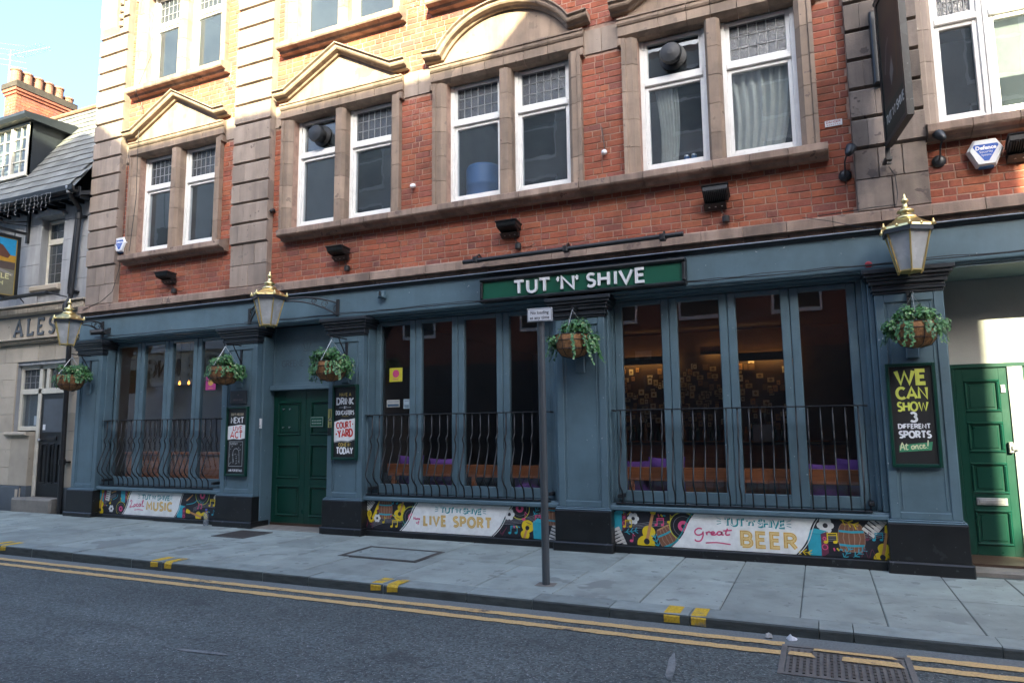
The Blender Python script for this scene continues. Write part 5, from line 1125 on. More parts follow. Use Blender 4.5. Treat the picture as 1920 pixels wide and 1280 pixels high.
# ---- alarm boxes
def alarm(label, x, z, s, plate):
    t = thing('alarm_box', label, 'alarm box', (x, -.02, z), group='white alarm boxes with a blue triangle')
    P = [(-.5*s, .12*s), (-.3*s, .46*s), (.3*s, .46*s), (.5*s, .12*s), (.26*s, -.42*s), (-.26*s, -.42*s)]
    o = MB(); k = len(P)
    V = [(p[0], .0, p[1]) for p in P]+[(p[0], -.05, p[1]) for p in P]+[(p[0]*.86, -.085, p[1]*.86) for p in P]
    o.add(V, [tuple(range(2*k, 3*k))]+[(i, (i+1) % k, (i+1) % k+k, i+k) for i in range(k)]+[(i+k, (i+1) % k+k, (i+1) % k+2*k, i+2*k) for i in range(k)]); o.build('cover', 'offwhite', t)
    A = Art(-.0855); B = (.02,.10,.45); A.poly([(-.31*s,.27*s),(.31*s,.27*s),(.345*s,.20*s),(.06*s,-.27*s),(-.06*s,-.27*s),(-.345*s,.20*s)], B); A.text('Defence', 0, .10*s, .17*s, (.85,.87,.9), bold=.008*s, fit=.56*s)
    A.text('Security', 0, -.01*s, .11*s, (.7,.72,.75), fit=.36*s); A.text('Systems', 0, -.11*s, .10*s, (.7,.72,.75), fit=.26*s); A.build('print', t)
    o = MB(); o.box(-.2*s, .2*s, -.06, .0, -.46*s, -.4*s, c=.01); o.build('strobe', 'bluebox', t)
alarm('white alarm box with blue triangle on the brick at the upper right', 1.655, 4.065, .315, 0); alarm('white alarm box with blue triangle on the left stone pilaster', -10.945, 4.63, .30, 0)
# ---- picture-frame spotlights for the hanging sign
for x, z, lab, sg in ((.395, 4.06, 'small black swan-neck spotlight left of the hanging sign', 1), (1.265, 4.07, 'small black swan-neck spotlight right of the hanging sign', -1)):
    t = thing('swan_neck_spotlight', lab, 'spotlight', (x, -.0, z), group='spotlights beside the hanging sign')
    o = MB(); o.lathe([(.06, 0), (.065, .02), (.04, .045), (.015, .05)], n=14); o.v = [(a, -c, b) for a, b, c in o.v]; o.build('base', 'bluedk', t)
    o = MB(); o.tube([(0, -.04, 0), (.0, -.12, .03), (.0, -.17, .10), (.02, -.20, .16)], .008, 6); o.build('arm', 'bluedk', t)
    o = MB(); o.lathe([(.012, 0), (.03, .012), (.042, .05), (.052, .10), (.055, .135), (.048, .135), (.02, .06)], c=(.0, 0, 0), n=12)
    q = Matrix.Rotation(R(-35), 3, 'X') @ Matrix.Rotation(R(18*sg), 3, 'Y'); o.v = [tuple(q @ Vector(v)+Vector((.03, -.22, .15))) for v in o.v]; o.build('head', 'bluedk', t, smooth=True)
# ---- hanging pictorial sign
hs = thing('hanging_sign', 'tall dark hanging pub sign projecting from the right stone pilaster', 'sign', (.795, -.30, 0), -math.atan2(.12, .80)*-1)
def hang(parent, L, z0, z1, y0=0):
    pass
# built along -y in its own frame
o = MB(); e = .05; L = .80; z0, z1 = 4.19, 5.75
o.box(-.03, .03, -L, -L+e, z0, z1); o.box(-.03, .03, -e, 0, z0, z1); o.box(-.03, .03, -L+e, -e, z0, z0+e); o.box(-.03, .03, -L+e, -e, z1-e, z1); o.build('frame', 'black', hs)
o = MB(); o.box(-.018, .018, -L+e, -e, z0+e, z1-e); o.build('panel', 'plastic', hs)
A = Art(0); w_ = L-2*e
A.rect(0, w_, z0+e, z1-e, (.008,.02,.016)); A.rect(.02, w_-.02, z0+.36, z1-e-.03, (.035,.026,.018)); A.poly([(.05,z0+.40),(.3,z0+.46),(.35,z0+.75),(.5,z0+.9),(.42,z0+1.15),(.2,z0+1.2),(.1,z0+.9)], (.03,.02,.018)); A.disc(.42, z0+1.28, .09, (.05,.032,.02)); A.poly([(.3,z0+.5),(.4,z0+.62),(.36,z0+.78),(.27,z0+.64)], (.16,.15,.14)); A.line([(.12,z0+.7),(.22,z0+.95),(.3,z0+1.0)], .04, (.10,.09,.085)); A.line([(.5,z0+.5),(.56,z0+.95)], .05, (.05,.03,.015))
A.word("TUT 'N' SHIVE", .04, z0+.20, .085, .016, (.55,.58,.55), fit=w_-.08)
A.mb.v = [(-.0185+v[1], -e-(w_-0)+v[0]*1 if False else -L+e+(w_-v[0]), v[2]) for v in A.mb.v]; A.mb.f = A.mb.f
A.mb.build('picture', 'print', hs)
o = MB(); o.box(-.012, .012, -L*.5-.01, .12, z1+.05, z1+.08); o.tube([(0, -.1, z1), (0, -.1, z1+.06)], .01); o.tube([(0, -L*.7, z1), (0, -L*.7, z1+.06)], .01); o.build('bracket', 'iron', hs); o = MB(); o.box(-.02, .02, .02, .05, z0-.16, z0+.02); o.box(-.03, .03, .0, .17, z0-.12, z0-.09); o.build('lower_stay', 'iron', hs)
o = MB(); o.box(-.05, .05, .10, .172, 4.95, 5.75, c=.01); o.build('wall_plate', 'bluedk', hs)
# ---- small wall items
t = thing('danger_plate', 'tiny worn white and red danger plate on the brick', 'sign'); bx('plate', 'offwhite', t, .235, .408, -.012, -.004, 4.635, 4.705, c=.002)
A = Art(-.0125); A.word('DANGER', .25, 4.672, .022, .005, (.45,.10,.08), fit=.14, gap=.25); [A.line([(.255+q*.02, 4.652), (.268+q*.02, 4.652)], .009, (.5,.25,.22)) for q in range(7)]; A.build('lettering', t)
for x, z, lab in ((-7.56, 4.77, 'small black insulator stub beside the middle stone pilaster'), (-5.02, 4.77, 'small white insulator on the brick left of the middle window'), (-2.25, 4.77, 'small white insulator with a rod on the brick right of the middle window')):
    t = thing('wire_insulator', lab, 'insulator', (x, -.0, z), group='old wire insulators on the brick')
    o = MB(); o.lathe([(.03, -.01), (.035, .01), (.02, .03), (.034, .05), (.02, .07), (.012, .08)], n=10); q = Matrix.Rotation(R(115), 3, 'X'); o.v = [tuple(q @ Vector(v)+Vector((0, -.03, .02))) for v in o.v]; o.build('porcelain', 'plastic' if x < -7 else 'offwhite', t, smooth=True)
    if x > -3: MB().tube([(0, -.02, .05), (-.03, -.03, .35)], .007, 5).build('rod', 'castiron', t)
t = thing('alarm_sounder', 'small square grey sensor box on the fascia left of the name board', 'sensor'); o = MB(); o.box(-5.47, -5.37, -.23, -.15, 3.20, 3.29, c=.012); o.build('body', 'blue', t); o = MB(); o.lathe([(.015, 0), (.015, .06)], c=(-5.42, -.24, 3.225), n=8); o.build('lens', 'plastic', t)
t = thing('red_disc', 'small round red disc on the fascia beside the right lantern', 'disc'); o = MB(); o.lathe([(.035, 0), (.035, .014), (.02, .02)], n=16); o.v = [(a+.545, -c-.151, b+3.035) for a, b, c in o.v]; o.build('disc', bpy.data.materials['printed_colour'], t)
_m, _n, _l, _b = newmat('red_plastic'); _b.inputs['Base Color'].default_value = (.35,.02,.03,1); t.children[0].data.materials[0] = _m
t = thing('security_camera', 'black bullet camera on the fascia beside the leftmost lantern', 'camera'); o = MB(); o.tube([(-11.12, -.40, 3.07), (-11.05, -.24, 3.10)], [.045, .05], 10); o.build('body', 'plastic', t); o = MB(); o.tube([(-11.05, -.26, 3.10), (-11.0, -.15, 3.12)], .02, 6); o.box(-11.04, -10.96, -.17, -.15, 3.08, 3.17, c=.006); o.tube([(-11.06, -.22, 3.09), (-10.93, -.24, 3.09)], .045, 10); o.build('mount', 'plastic', t)
# ---- cables along the front
def cable(label, pts, r, mat): 
    t = thing('cable', label, 'cable'); MB().tube(pts, r, 5).build('run', mat, t)
def run(x0, x1, y, z, sag, n, seed):
    q = random.Random(seed); return [(x0+(x1-x0)*i/n, y+q.uniform(-.003, .003), z+q.uniform(-sag, sag)) for i in range(n+1)]
cable('thin pale conduit along the top of the fascia', run(-11.7, 4.1, -.206, 3.385, .002, 40, 1), .007, 'steel')
cable('loose black cable along the bottom of the fascia', run(-11.3, 4.1, -.195, 3.018, .006, 60, 2), .007, 'plastic')
cable('second loose black cable along the bottom of the fascia', run(-7.9, 2.4, -.20, 3.034, .009, 46, 3), .005, 'plastic')
cable('thin wire looping from the band to the right lantern', [(-.05, -.22, 3.60), (.2, -.25, 3.52), (.45, -.35, 3.40), (.68, -.5, 3.30)], .004, 'plastic')
cable('black cable hanging down the right stone pilaster', [(.80, -.14, 4.05), (.85, -.135, 3.95), (.86, -.135, 3.75), (.84, -.16, 3.63), (.6, -.20, 3.62), (.3, -.15, 3.62), (.1, -.1, 3.63)], .005, 'plastic')
cable('thin cable trailing down the left stone pilaster', [(-10.93, -.04, 6.5), (-10.95, -.04, 5.6), (-10.93, -.05, 4.9), (-10.99, -.05, 4.2), (-11.0, -.14, 3.8), (-11.2, -.2, 3.63), (-11.6, -.23, 3.52)], .006, 'plastic')
cable('fine cable dangling across the lit left upper windows', [(-10.35, -.05, 9.3), (-10.45, -.11, 8.6), (-10.38, -.12, 8.0), (-10.62, -.16, 7.45), (-10.60, -.22, 7.3), (-10.64, -.05, 7.1), (-10.60, -.12, 6.5), (-10.58, -.11, 5.4), (-10.55, -.20, 4.45)], .006, 'plastic')
# ---- ventilator fans in two upper panes
for x, lab in ((-6.79, 'round black ventilator in the pane right of the middle stone pilaster'), (-1.40, 'round black ventilator in the pane of the right upper window')):
    t = thing('window_ventilator', lab, 'ventilator', (x, .16, 5.92), group='round ventilators in upper panes'); o = MB(); o.lathe([(.16, 0), (.165, .02), (.10, .03)], n=20); o.v = [(a, -c, b) for a, b, c in o.v]; o.build('flange', 'plastic', t, smooth=False)
    o = MB(); o.lathe([(.10, .03), (.10, .12), (.13, .13), (.135, .17), (.12, .20), (.03, .215)], n=20); o.v = [(a, -c, b-c*.1) for a, b, c in o.v]; o.build('cowl', 'plastic', t)
# ================================================================== street furniture
t = thing('no_loading_sign', 'grey post with small white No loading at any time plate', 'sign', (-2.364, -1.965, 0), R(5))
o = MB(); o.tube([(0, 0, -.06), (-.012, 0, 2.40)], .036, 12); o.build('post', 'postgrey', t); o = MB(); o.add([(-.09,-.08,-.0015),(.09,-.08,-.0015),(.085,.08,-.0015),(-.085,.075,-.0015)], [(0,1,2,3)]); o.v = [(a, b, zpave(-2.36)+.0046) for a, b, c in o.v]; o.build('mortar_patch', 'stepstone', t)
o = MB(); o.box(-.128, .118, -.062, -.052, 2.40, 2.528, c=.004); o.build('plate', 'offwhite', t); o = MB(); o.box(-.05, .04, -.05, .03, 2.43, 2.45); o.build('clip', 'steel', t)
A = Art(-.0625); A.line([(-.121,2.407),(.111,2.407),(.111,2.521),(-.121,2.521)], .005, (.02,.02,.02), close=True); A.text('No loading', -.005, 2.472, .042, (.015,.015,.015), bold=.0006, fit=.178); A.text('at any time', -.005, 2.424, .042, (.015,.015,.015), bold=.0006, fit=.19); A.build('lettering', t)
t = thing('water_bottle', 'clear plastic bottle with blue cap beside the second plinth', 'bottle', (-8.46, -.25, zpave(-8.4)))
o = MB(); o.lathe([(.034, 0), (.036, .02), (.033, .05), (.036, .08), (.033, .11), (.036, .14), (.034, .165), (.014, .205), (.013, .22)], n=14); o.build('body', 'pet', t, smooth=True); o = MB(); o.lathe([(.016, .22), (.016, .24)], n=12); o.build('cap', 'bottlecap', t)
for x, y, s, lab, mt in ((-.275, -2.585, .035, 'crumpled white paper scrap in the gutter', 'paper'), (-.43, -2.60, .03, 'small greyish litter scrap in the gutter left of the paper', 'greyrender')):
    t = thing('litter_scrap', lab, 'litter', (x, y, -.086)); rr = random.Random(int(s*1000)); o = MB(); pts = []
    for i in range(8):
        q = i*math.pi/4; pts.append((s*1.1*math.cos(q)*rr.uniform(.6, 1.2), s*.8*math.sin(q)*rr.uniform(.6, 1.2), rr.uniform(0, .012)))
    mid = [(p[0]*.6+rr.uniform(-.006, .006), p[1]*.6, s*rr.uniform(.5, 1.3)) for p in pts]; o.add(pts+mid+[(0, 0, s*.8)], [(i, (i+1) % 8, (i+1) % 8+8, i+8) for i in range(8)]+[(i+8, (i+1) % 8+8, 16) for i in range(8)]); o.build('scrap', mt, t)
# ================================================================== inside the pub
def bench(label, xa, xb, y):
    t = thing('window_bench', label, 'bench', group='benches inside the windows'); bx('back', 'wood', t, xa, xb, y, y+.04, .76, .925, c=.008); bx('seat', 'wood', t, xa, xb, y+.04, y+.5, .46, .50)
    for x in (xa+.1, (xa+xb)/2, xb-.1): bx('leg', 'wood', t, x-.03, x+.03, y+.01, y+.05, .06, .76)
bench('brown wooden bench inside the right window', -2.24, .53, .34); bench('brown wooden bench inside the middle window', -5.66, -2.92, .34)
def cushion(lab, x, y, z, w, tilt, sd):
    t = thing('cushion', lab, 'cushion', (x, y, z), tilt, group='purple cushions on the window benches'); o = MB(); n = 9; rr = random.Random(sd); V = []; F = []
    for sg in (-1, 1):
        for i in range(n):
            for j in range(n):
                u, v = i/(n-1)*2-1, j/(n-1)*2-1; th = .08*(1-u**4)*(1-v**4)+rr.uniform(-.004, .004); sq = 1-.10*(1-abs(u)**3)*abs(v)**3; V.append((w/2*u*(1-.08*(1-v*v)*abs(u)), sg*th, w/2*v*(1-.08*(1-u*u)*abs(v))+w/2))
    for s_ in (0, 1):
        for i in range(n-1):
            for j in range(n-1):
                a = s_*n*n+i*n+j; q = (a, a+n, a+n+1, a+1); F.append(q if s_ == 0 else q[::-1])
    o.add(V, F); o.build('cover', 'purple', t, smooth=True)
for i, (x, z, w, lb) in enumerate(((-2.13,.56,.44,'purple cushion at the left end of the right window bench'), (-1.74,.60,.44,'purple cushion second from the left behind the right window'), (.05,.56,.42,'purple cushion right of the last mullion behind the right window'), (.34,.60,.44,'purple cushion at the right end of the right window bench'), (-5.35,.58,.46,'purple cushion at the left end of the middle window bench'), (-4.85,.58,.42,'purple cushion second from left behind the middle window'), (-3.55,.42,.40,'purple cushion low behind the middle window near the sign post'))): cushion(lb, x, .48+(i % 2)*.05, z-.0, w, R((-6, 8, 4, -9)[i % 4]), i)
t = thing('wood_counter', 'orange brown panelled counter inside the leftmost window', 'counter')
for i in range(5): bx('panel', 'wood', t, -11.1+i*.58, -11.1+i*.58+.56, .38, .42, .10, 1.02, c=.01)
bx('top', 'wood', t, -11.1, -8.2, .34, .8, 1.02, 1.06, c=.01)
for i, x in enumerate((-12.9+1.62, -12.66+1.62)):
    pass
for i, (x, y, lab) in enumerate(((-10.68, 1.05, 'glowing amber pendant bulb seen through the leftmost window, left one'), (-10.47, 1.07, 'glowing amber pendant bulb seen through the leftmost window, right one'))):
    t = thing('pendant_bulb', lab, 'light bulb', (x, y, 2.285), group='pendant bulbs in the bar'); o = MB(); o.lathe([(.008, .04), (.018, .015), (.022, -.01), (.013, -.03), (.004, -.036)][::-1], n=12); o.build('bulb', 'bulb', t, smooth=True); o = MB(); o.tube([(0, 0, .055), (0, 0, .76)], .006, 5); o.lathe([(.016, .05), (.016, .10)], n=8); o.build('flex', 'iron', t)
    ld = bpy.data.lights.new('pendant_glow', 'POINT'); ld.energy = .3; ld.color = (1, .55, .22); ld.shadow_soft_size = .04; lo = bpy.data.objects.new('pendant_glow', ld); COL.objects.link(lo); lo.parent = t; lo.location = (0, -.06, -.06)
# bar at the back with a wall of pictures and a warm strip lamp
t = thing('back_bar', 'dim bar back wall crowded with small pictures under warm lamps', 'bar'); YB = 4.0
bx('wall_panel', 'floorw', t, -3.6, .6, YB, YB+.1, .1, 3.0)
rr = random.Random(9); pic = {}
for i in range(230):
    x = rr.uniform(-3.3, -1.7) if i < 150 else rr.uniform(-1.7, -.3); z = rr.uniform(1.3, 2.36)
    w, h = rr.choice(((.10,.13),(.13,.10),(.08,.10),(.12,.12))); k = (w, h, rr.randrange(5))
    if k not in pic:
        A = Art(0); cc = rr.choice(((.5,.4,.22),(.32,.2,.1),(.6,.55,.42),(.2,.12,.06),(.45,.25,.1))); A.rect(0, w, 0, h, (.05,.03,.02)); A.rect(.012, w-.012, .012, h-.012, cc); A.disc(w/2, h*.5, w*.2, (.2,.14,.08)); pic[k] = A.mb.mesh('p')
    mkobj('framed_picture', pic[k], 'print', t, (x, YB-.004-i*.0002, z))
bx('bar_counter', 'wood', t, -3.4, .3, 2.9, 3.3, .1, 1.12); bx('bar_top', 'floorw', t, -3.45, .35, 2.85, 3.35, 1.12, 1.16)
for x0, x1, z in ((-3.2,-2.2,2.50), (-1.75,-1.35,2.62), (-1.2,-.3,2.48)):
    bx('strip_lamp', 'strip', t, x0, x1, YB-.14, YB-.11, z, z+.03); bx('lamp_shade', 'iron', t, x0-.03, x1+.03, YB-.24, YB-.15, z-.03, z+.10)
for i in range(26):
    x = -3.1+i*.11; o = MB(); h = rr.uniform(.22, .30); o.lathe([(.032, 0), (.034, h*.6), (.013, h*.78), (.013, h)], n=8); o.build('bottle', 'green' if i % 3 else 'coir', t, (x, YB-.12, 1.16+.0))
bx('bottle_shelf', 'wood', t, -3.3, .1, YB-.2, YB, 1.12, 1.159)
t = thing('beer_pump_clip', 'small dark menu board standing on the bar behind the right window', 'menu board'); bx('card', 'render', t, -.92, -.66, 2.80, 2.82, 1.17, 1.42)
# first-floor contents
def curtain(lab, x0, x1, y, z0, z1, sd):
    t = thing('curtain', lab, 'curtain'); n = 40; V = []; rr = random.Random(sd); ph = rr.uniform(0, 6)
    for j in range(9):
        f = j/8; sw = .06*math.sin(f*2.5)
        for i in range(n+1): u = i/n; V.append((x0+(x1-x0)*(u*(1-.32*f*(1-f*.2)))+sw, y+.03*math.sin(u*44+ph)+.012*math.sin(u*90+f*3), z1+(z0-z1)*f))
    MB().add(V, [(j*(n+1)+i, (j+1)*(n+1)+i, (j+1)*(n+1)+i+1, j*(n+1)+i+1) for j in range(8) for i in range(n)]).build('cloth', 'curtain', t, smooth=True)
curtain('pale gathered curtain in the right sash of the right upper window', -.80, -.05, .26, 4.55, 5.60, 1); curtain('narrow pale curtain in the left sash of the right upper window', -1.66, -1.38, .26, 4.5, 5.62, 2)
t = thing('storage_drum', 'blue plastic drum behind the left sash of the middle upper window', 'drum', (-4.20, .55, 4.25)); o = MB(); o.lathe([(.24, 0), (.26, .02), (.26, .27), (.27, .29), (.26, .31), (.26, .55), (.27, .57), (.26, .59), (.26, .82), (.24, .86), (.1, .87)], n=24); o.build('body', 'bluebox', t, smooth=True)
for i, x in enumerate((-1.30, -1.215)):
    t = thing('drink_can', ('left of two pale blue drink cans on the right upper window sill', 'right of two pale blue drink cans on the right upper window sill')[i], 'can', (x, .25, 4.56)); o = MB(); o.lathe([(.028, 0), (.033, .01), (.033, .115), (.027, .125)], n=14); o.build('body', 'steel', t, smooth=True); o = MB(); o.lathe([(.0335, .02), (.0335, .10)], n=14); o.build('label', 'bluebox', t)
for x0, x1, lab in ((1.86, 2.5, 'pale blind behind the second light of the rightmost upper window'),):
    t = thing('window_blind', lab, 'blind'); bx('cloth', 'blind', t, x0, x1, .24, .25, 4.95, 6.2)
# ================================================================== the neighbour on the left
nb_ = thing('neighbour_pub', 'old grey stone pub with slate roof and ALES frieze at the left', 'building')
NX0, NX1 = -20.0, -11.765
hol = [(-13.72, -12.28, .0, 2.66), (-13.28, -12.63, 4.12, 5.42), (-16.2, -15.4, 4.12, 5.42), (-17.6, -16.2, .9, 2.66)]
w = MB(); wall_holes(w, NX0, NX1, -.1, 5.72, .03, .3, hol); w.build('wall_core', 'ashlar', nb_)
sh = MB(); sh.box(NX0, NX1, 5, 5.2, -.1, 8); sh.box(NX0, NX0+.2, .3, 5, -.1, 8); sh.box(NX0, NX1, .3, 5, 3.2, 3.4); sh.box(NX0, NX1, .3, 5, 5.75, 5.8); sh.box(NX0, NX1, 1.2, 1.3, -.1, 3.2); sh.box(NX0, NX1, 1.2, 1.3, 3.4, 5.75); sh.build('inner_shell', 'roomw', nb_)
def ashlar(name, mat, x0, x1, z0, z1, rows, wid, holes, seed):
    rr = random.Random(seed); p = part(name, nb_); h = (z1-z0)/rows
    for j in range(rows):
        za, zb = z0+j*h, z0+(j+1)*h
        cut = sorted((a, b) for a, b, c, d in holes if c < zb-.02 and d > za+.02); fr_ = []; x = x0
        for a, b in cut:
            if a > x+.02: fr_.append((x, a))
            x = max(x, b)
        if x < x1-.02: fr_.append((x, x1))
        for a, b in fr_:
            n = max(1, round((b-a)/wid)); cs = [a+(b-a)*i/n+(0 if i in (0, n) else (wid*.22 if j % 2 else -wid*.22)) for i in range(n+1)]
            for c0, c1 in zip(cs, cs[1:]):
                if c1-c0 > .03: MB().box(c0+.002, c1-.002, rr.uniform(-.003, .003), .05, za+.002, zb-.002, c=.005).build('stone_block', mat, p)
ashlar('lower_ashlar', 'buff', -15.6, NX1, .46, 3.04, 8, .46, hol, 1); ashlar('upper_ashlar', 'ashlar', -15.6, NX1, 3.78, 5.72, 5, .72, hol, 2)
f = MB(); f.box(NX0, -15.6, 0, .05, .46, 3.04); f.box(NX0, -15.6, 0, .05, 3.78, 5.72); f.build('far_stonework', 'ashlar', nb_)
ashlar('frieze', 'buff', -15.6, NX1, 3.15, 3.56, 1, .42, [], 3)
def flutes(z0, z1, nm):
    q = MB(); x = -15.6
    while x < NX1-.05: q.box(x, x+.036, -.095, -.06, z0+.02, z1-.02, c=.012); x += .05
    p = part(nm, nb_); q.build('flutes', 'buff', p, kind='stuff'); MB().box(-15.6, NX1, -.06, .05, z0, z1).build('backing', 'buff', p)
    MB().box(-15.6, NX1, -.13, .05, z1, z1+.035, c=.01).build('cap', 'buff', p); 
flutes(3.60, 3.745, 'upper_fluted_band'); flutes(3.05, 3.115, 'lower_fluted_band')
for x0, x1 in ((-15.6, -13.34), (-12.23, NX1)): bx('plinth', 'nplinth', nb_, x0, x1, -.035, .05, -.06, .455, c=.01)
bx('doorstep', 'stepstone', nb_, -13.33, -12.235, -.16, .3, -.06, .265, c=.03); bx('broken_plaster', 'buff', nb_, -13.45, -13.335, -.045, .05, .10, .42, c=.03)
# carved ALES
SER = {'A': (.80, [[(0,0),(.40,1),(.80,0)], [(.15,.3),(.65,.3)], [(-.12,0),(.12,0)], [(.68,0),(.92,0)]]), 'L': (.52, [[(0,1),(0,0),(.5,0),(.54,.2)], [(-.12,1),(.14,1)]]), 'E': (.52, [[(.52,.16),(.5,0),(0,0),(0,1),(.5,1),(.52,.84)], [(0,.52),(.36,.52)]]), 'S': GL['S']}
x = -13.84
for ch, adv in (('A', .40), ('L', .30), ('E', .31), ('S', .3)):
    letter3d(nb_, SER[ch][1], x, 3.225, .285, .044, -.024, .0, 'nplinth', kx=.95); x += adv
# door and lights in one cream frame
dw = part('entrance', nb_); Y = .10
f = MB(); x0, x1 = -13.73, -12.27
for b in ((x0, x0+.07, 1.45, 2.66), (-13.19, -13.10, .27, 2.66), (x1-.05, x1, .27, 2.66), (x0+.07, x1-.05, 2.58, 2.66), (x0+.07, x1-.05, 2.12, 2.22), (x0+.07, -13.19, 1.45, 1.53), (-12.98, -12.90, 2.22, 2.58)): f.box(b[0], b[1], Y, Y+.08, b[2], b[3], c=.006)
f.build('timber_frame', 'cream', dw); bx('window_sill', 'buff', dw, -13.86, -13.20, -.07, .2, 1.36, 1.43, c=.02); bx('apron', 'buff', dw, -13.72, -13.19, .0, .2, .46, 1.36, c=.005); bx('apron_plinth', 'nplinth', dw, -13.33, -13.19, .0, .2, .265, .46)
mkobj('pane', pane_mesh(.49, .61), 'hazy', dw, (x0+.07, Y+.04, 1.52)); mkobj('pane', pane_mesh(.60, .37), 'lead_g', dw, (-13.66, Y+.04, 2.215)); mkobj('pane', pane_mesh(.60, .37), 'lead_g', dw, (-12.91, Y+.04, 2.215))
bx('paper_notice', 'offwhite', dw, -13.34, -13.22, Y+.05, Y+.052, 1.55, 1.72)
o = MB()
for x in (-13.66, -13.50, -13.34, -13.20): o.box(x-.005, x+.005, Y+.03, Y+.05, 2.22, 2.58)
for z in (2.34, 2.46): o.box(-13.66, -13.2, Y+.031, Y+.049, z-.005, z+.005)
o.build('lead_cames', 'lead', dw)
dn = panel_door(nb_, -13.098, -12.325, .272, 2.118, Y+.02, [(.50, 1.22)], mat='black', st=.085, cols=3)
bx('door_glass', 'nplinth', dn, -13.0, -12.42, Y+.005, Y+.019, 1.42, 2.02); o = MB(); o.box(-12.85, -12.6, Y+.005, Y+.019, 1.27, 1.34, c=.004); o.build('letter_plate', 'iron', dn); o = MB(); o.lathe([(.02, 0), (.03, .03), (.02, .05)], c=(0, 0, 0), n=10); o.v = [(a-13.06, -c+Y+.02, b+1.28) for a, b, c in o.v]; o.build('handle', 'steel', dn)
bx('sticker', 'offwhite', dn, -12.99, -12.92, Y+.002, Y+.0045, 1.46, 1.56)
# upper window
def nwin(xa, xb):
    q = part('window', nb_); f = MB(); za, zb = 4.13, 5.41; y = .13
    for b in ((xa, xa+.05, za, zb), (xb-.05, xb, za, zb), (xa+.05, xb-.05, za, za+.07), (xa+.05, xb-.05, zb-.06, zb), (xa+.05, xb-.05, 4.94, 5.05)): f.box(b[0], b[1], y, y+.07, b[2], b[3], c=.006)
    f.build('frame', 'cream', q)
    for (a, b, n) in ((za+.07, 4.94, 4), (5.05, zb-.06, 2)):
        cw = (xb-xa-.1)/3; h = (b-a)/n; L = MB()
        for i in range(3):
            for j in range(n): mkobj('pane', pane_mesh(cw-.006, h-.006), 'lead_g', q, (xa+.05+i*cw+.003, y+.03, a+j*h+.003), rot=(R(rnd.uniform(-1, 1)), 0, R(rnd.uniform(-1, 1))))
            L.box(xa+.05+i*cw-.004, xa+.05+i*cw+.004, y+.022, y+.035, a, b)
        for j in range(n): L.box(xa+.05, xb-.05, y+.023, y+.034, a+j*h-.004, a+j*h+.004)
        L.build('lead_cames', 'lead', q)
    bx('sill', 'buff', q, xa-.14, xb+.03, -.08, .12, 4.02, 4.125, c=.02)
    m = (xa+xb)/2; MB().prism([(xa-.08, 5.425), (xb+.08, 5.425), (xb+.08, 5.46), (m, 5.56), (xa-.08, 5.46)], 'y', -.11, .05).build('hood', 'ashlar', q)
nwin(-13.28, -12.63); nwin(-16.2, -15.4)
# eaves, gutter
f = MB(); f.prism([(.05, 5.70), (-.30, 5.60), (-.30, 5.66), (.05, 5.80)], 'x', NX0, NX1); f.box(NX0, NX1, -.32, -.30, 5.58, 5.74); f.build('eaves_board', 'bluedk', nb_)
for i in range(14):
    x = -15.4+i*.27; o = MB(); o.prism([(.03, 5.56), (-.27, 5.56), (-.27, 5.60), (.03, 5.69)], 'x', x, x+.06); o.build('rafter_end', 'bluedk', nb_)
o = MB(); o.prism([(-.32, 5.66), (-.34, 5.63), (-.40, 5.62), (-.45, 5.66), (-.46, 5.75), (-.44, 5.75), (-.43, 5.67), (-.34, 5.67), (-.33, 5.75), (-.32, 5.75)], 'x', NX0, NX1-.02); o.build('gutter', 'black', nb_)
# slated roof
rf = part('roof', nb_); ry0, rz0, ry1, rz1 = -.42, 5.755, 1.2, 8.27
sl_ = math.hypot(ry1-ry0, rz1-rz0); uy, uz = (ry1-ry0)/sl_, (rz1-rz0)/sl_; ny, nz = -uz, uy
def rp(x, s, t): return (x, ry0+uy*s+ny*t, rz0+uz*s+nz*t)
o = MB(); o.add([rp(NX0, -.02, -.02), rp(NX1, -.02, -.02), rp(NX1, sl_, -.02), rp(NX0, sl_, -.02), (NX0, 3.2, 8.4), (NX1, 3.2, 8.4), (NX0, 5.2, 5.8), (NX1, 5.2, 5.8)], [(0,1,2,3), (3,2,5,4), (4,5,7,6)]); o.build('roof_deck', 'slate', rf)
ns = 15; ex = sl_/ns; rr = random.Random(4); sme = {}
for j in range(ns):
    x = NX1+.0-(0 if j % 2 else .125)
    while x > -15.3:
        a, b = x-.25+.0015, min(x, NX1)-.0015; s0 = j*ex+rr.uniform(-.006, .006); k = 0
        if b-a > .05:
            t0, t1 = .016+rr.uniform(0, .005), .002
            V = [rp(a, s0, t0-.01), rp(b, s0, t0-.01), rp(a, s0, t0), rp(b, s0, t0), rp(a, s0+ex*1.15, t1), rp(b, s0+ex*1.15, t1)]
            MB().add(V, [(0,1,3,2), (2,3,5,4)]).build('slate', 'slate', rf)
        x -= .25
o = MB()
o.tube([rp(NX0, sl_, .03), rp(NX1, sl_, .03)], .05, 8); o.build('ridge_roll', 'pot', rf)
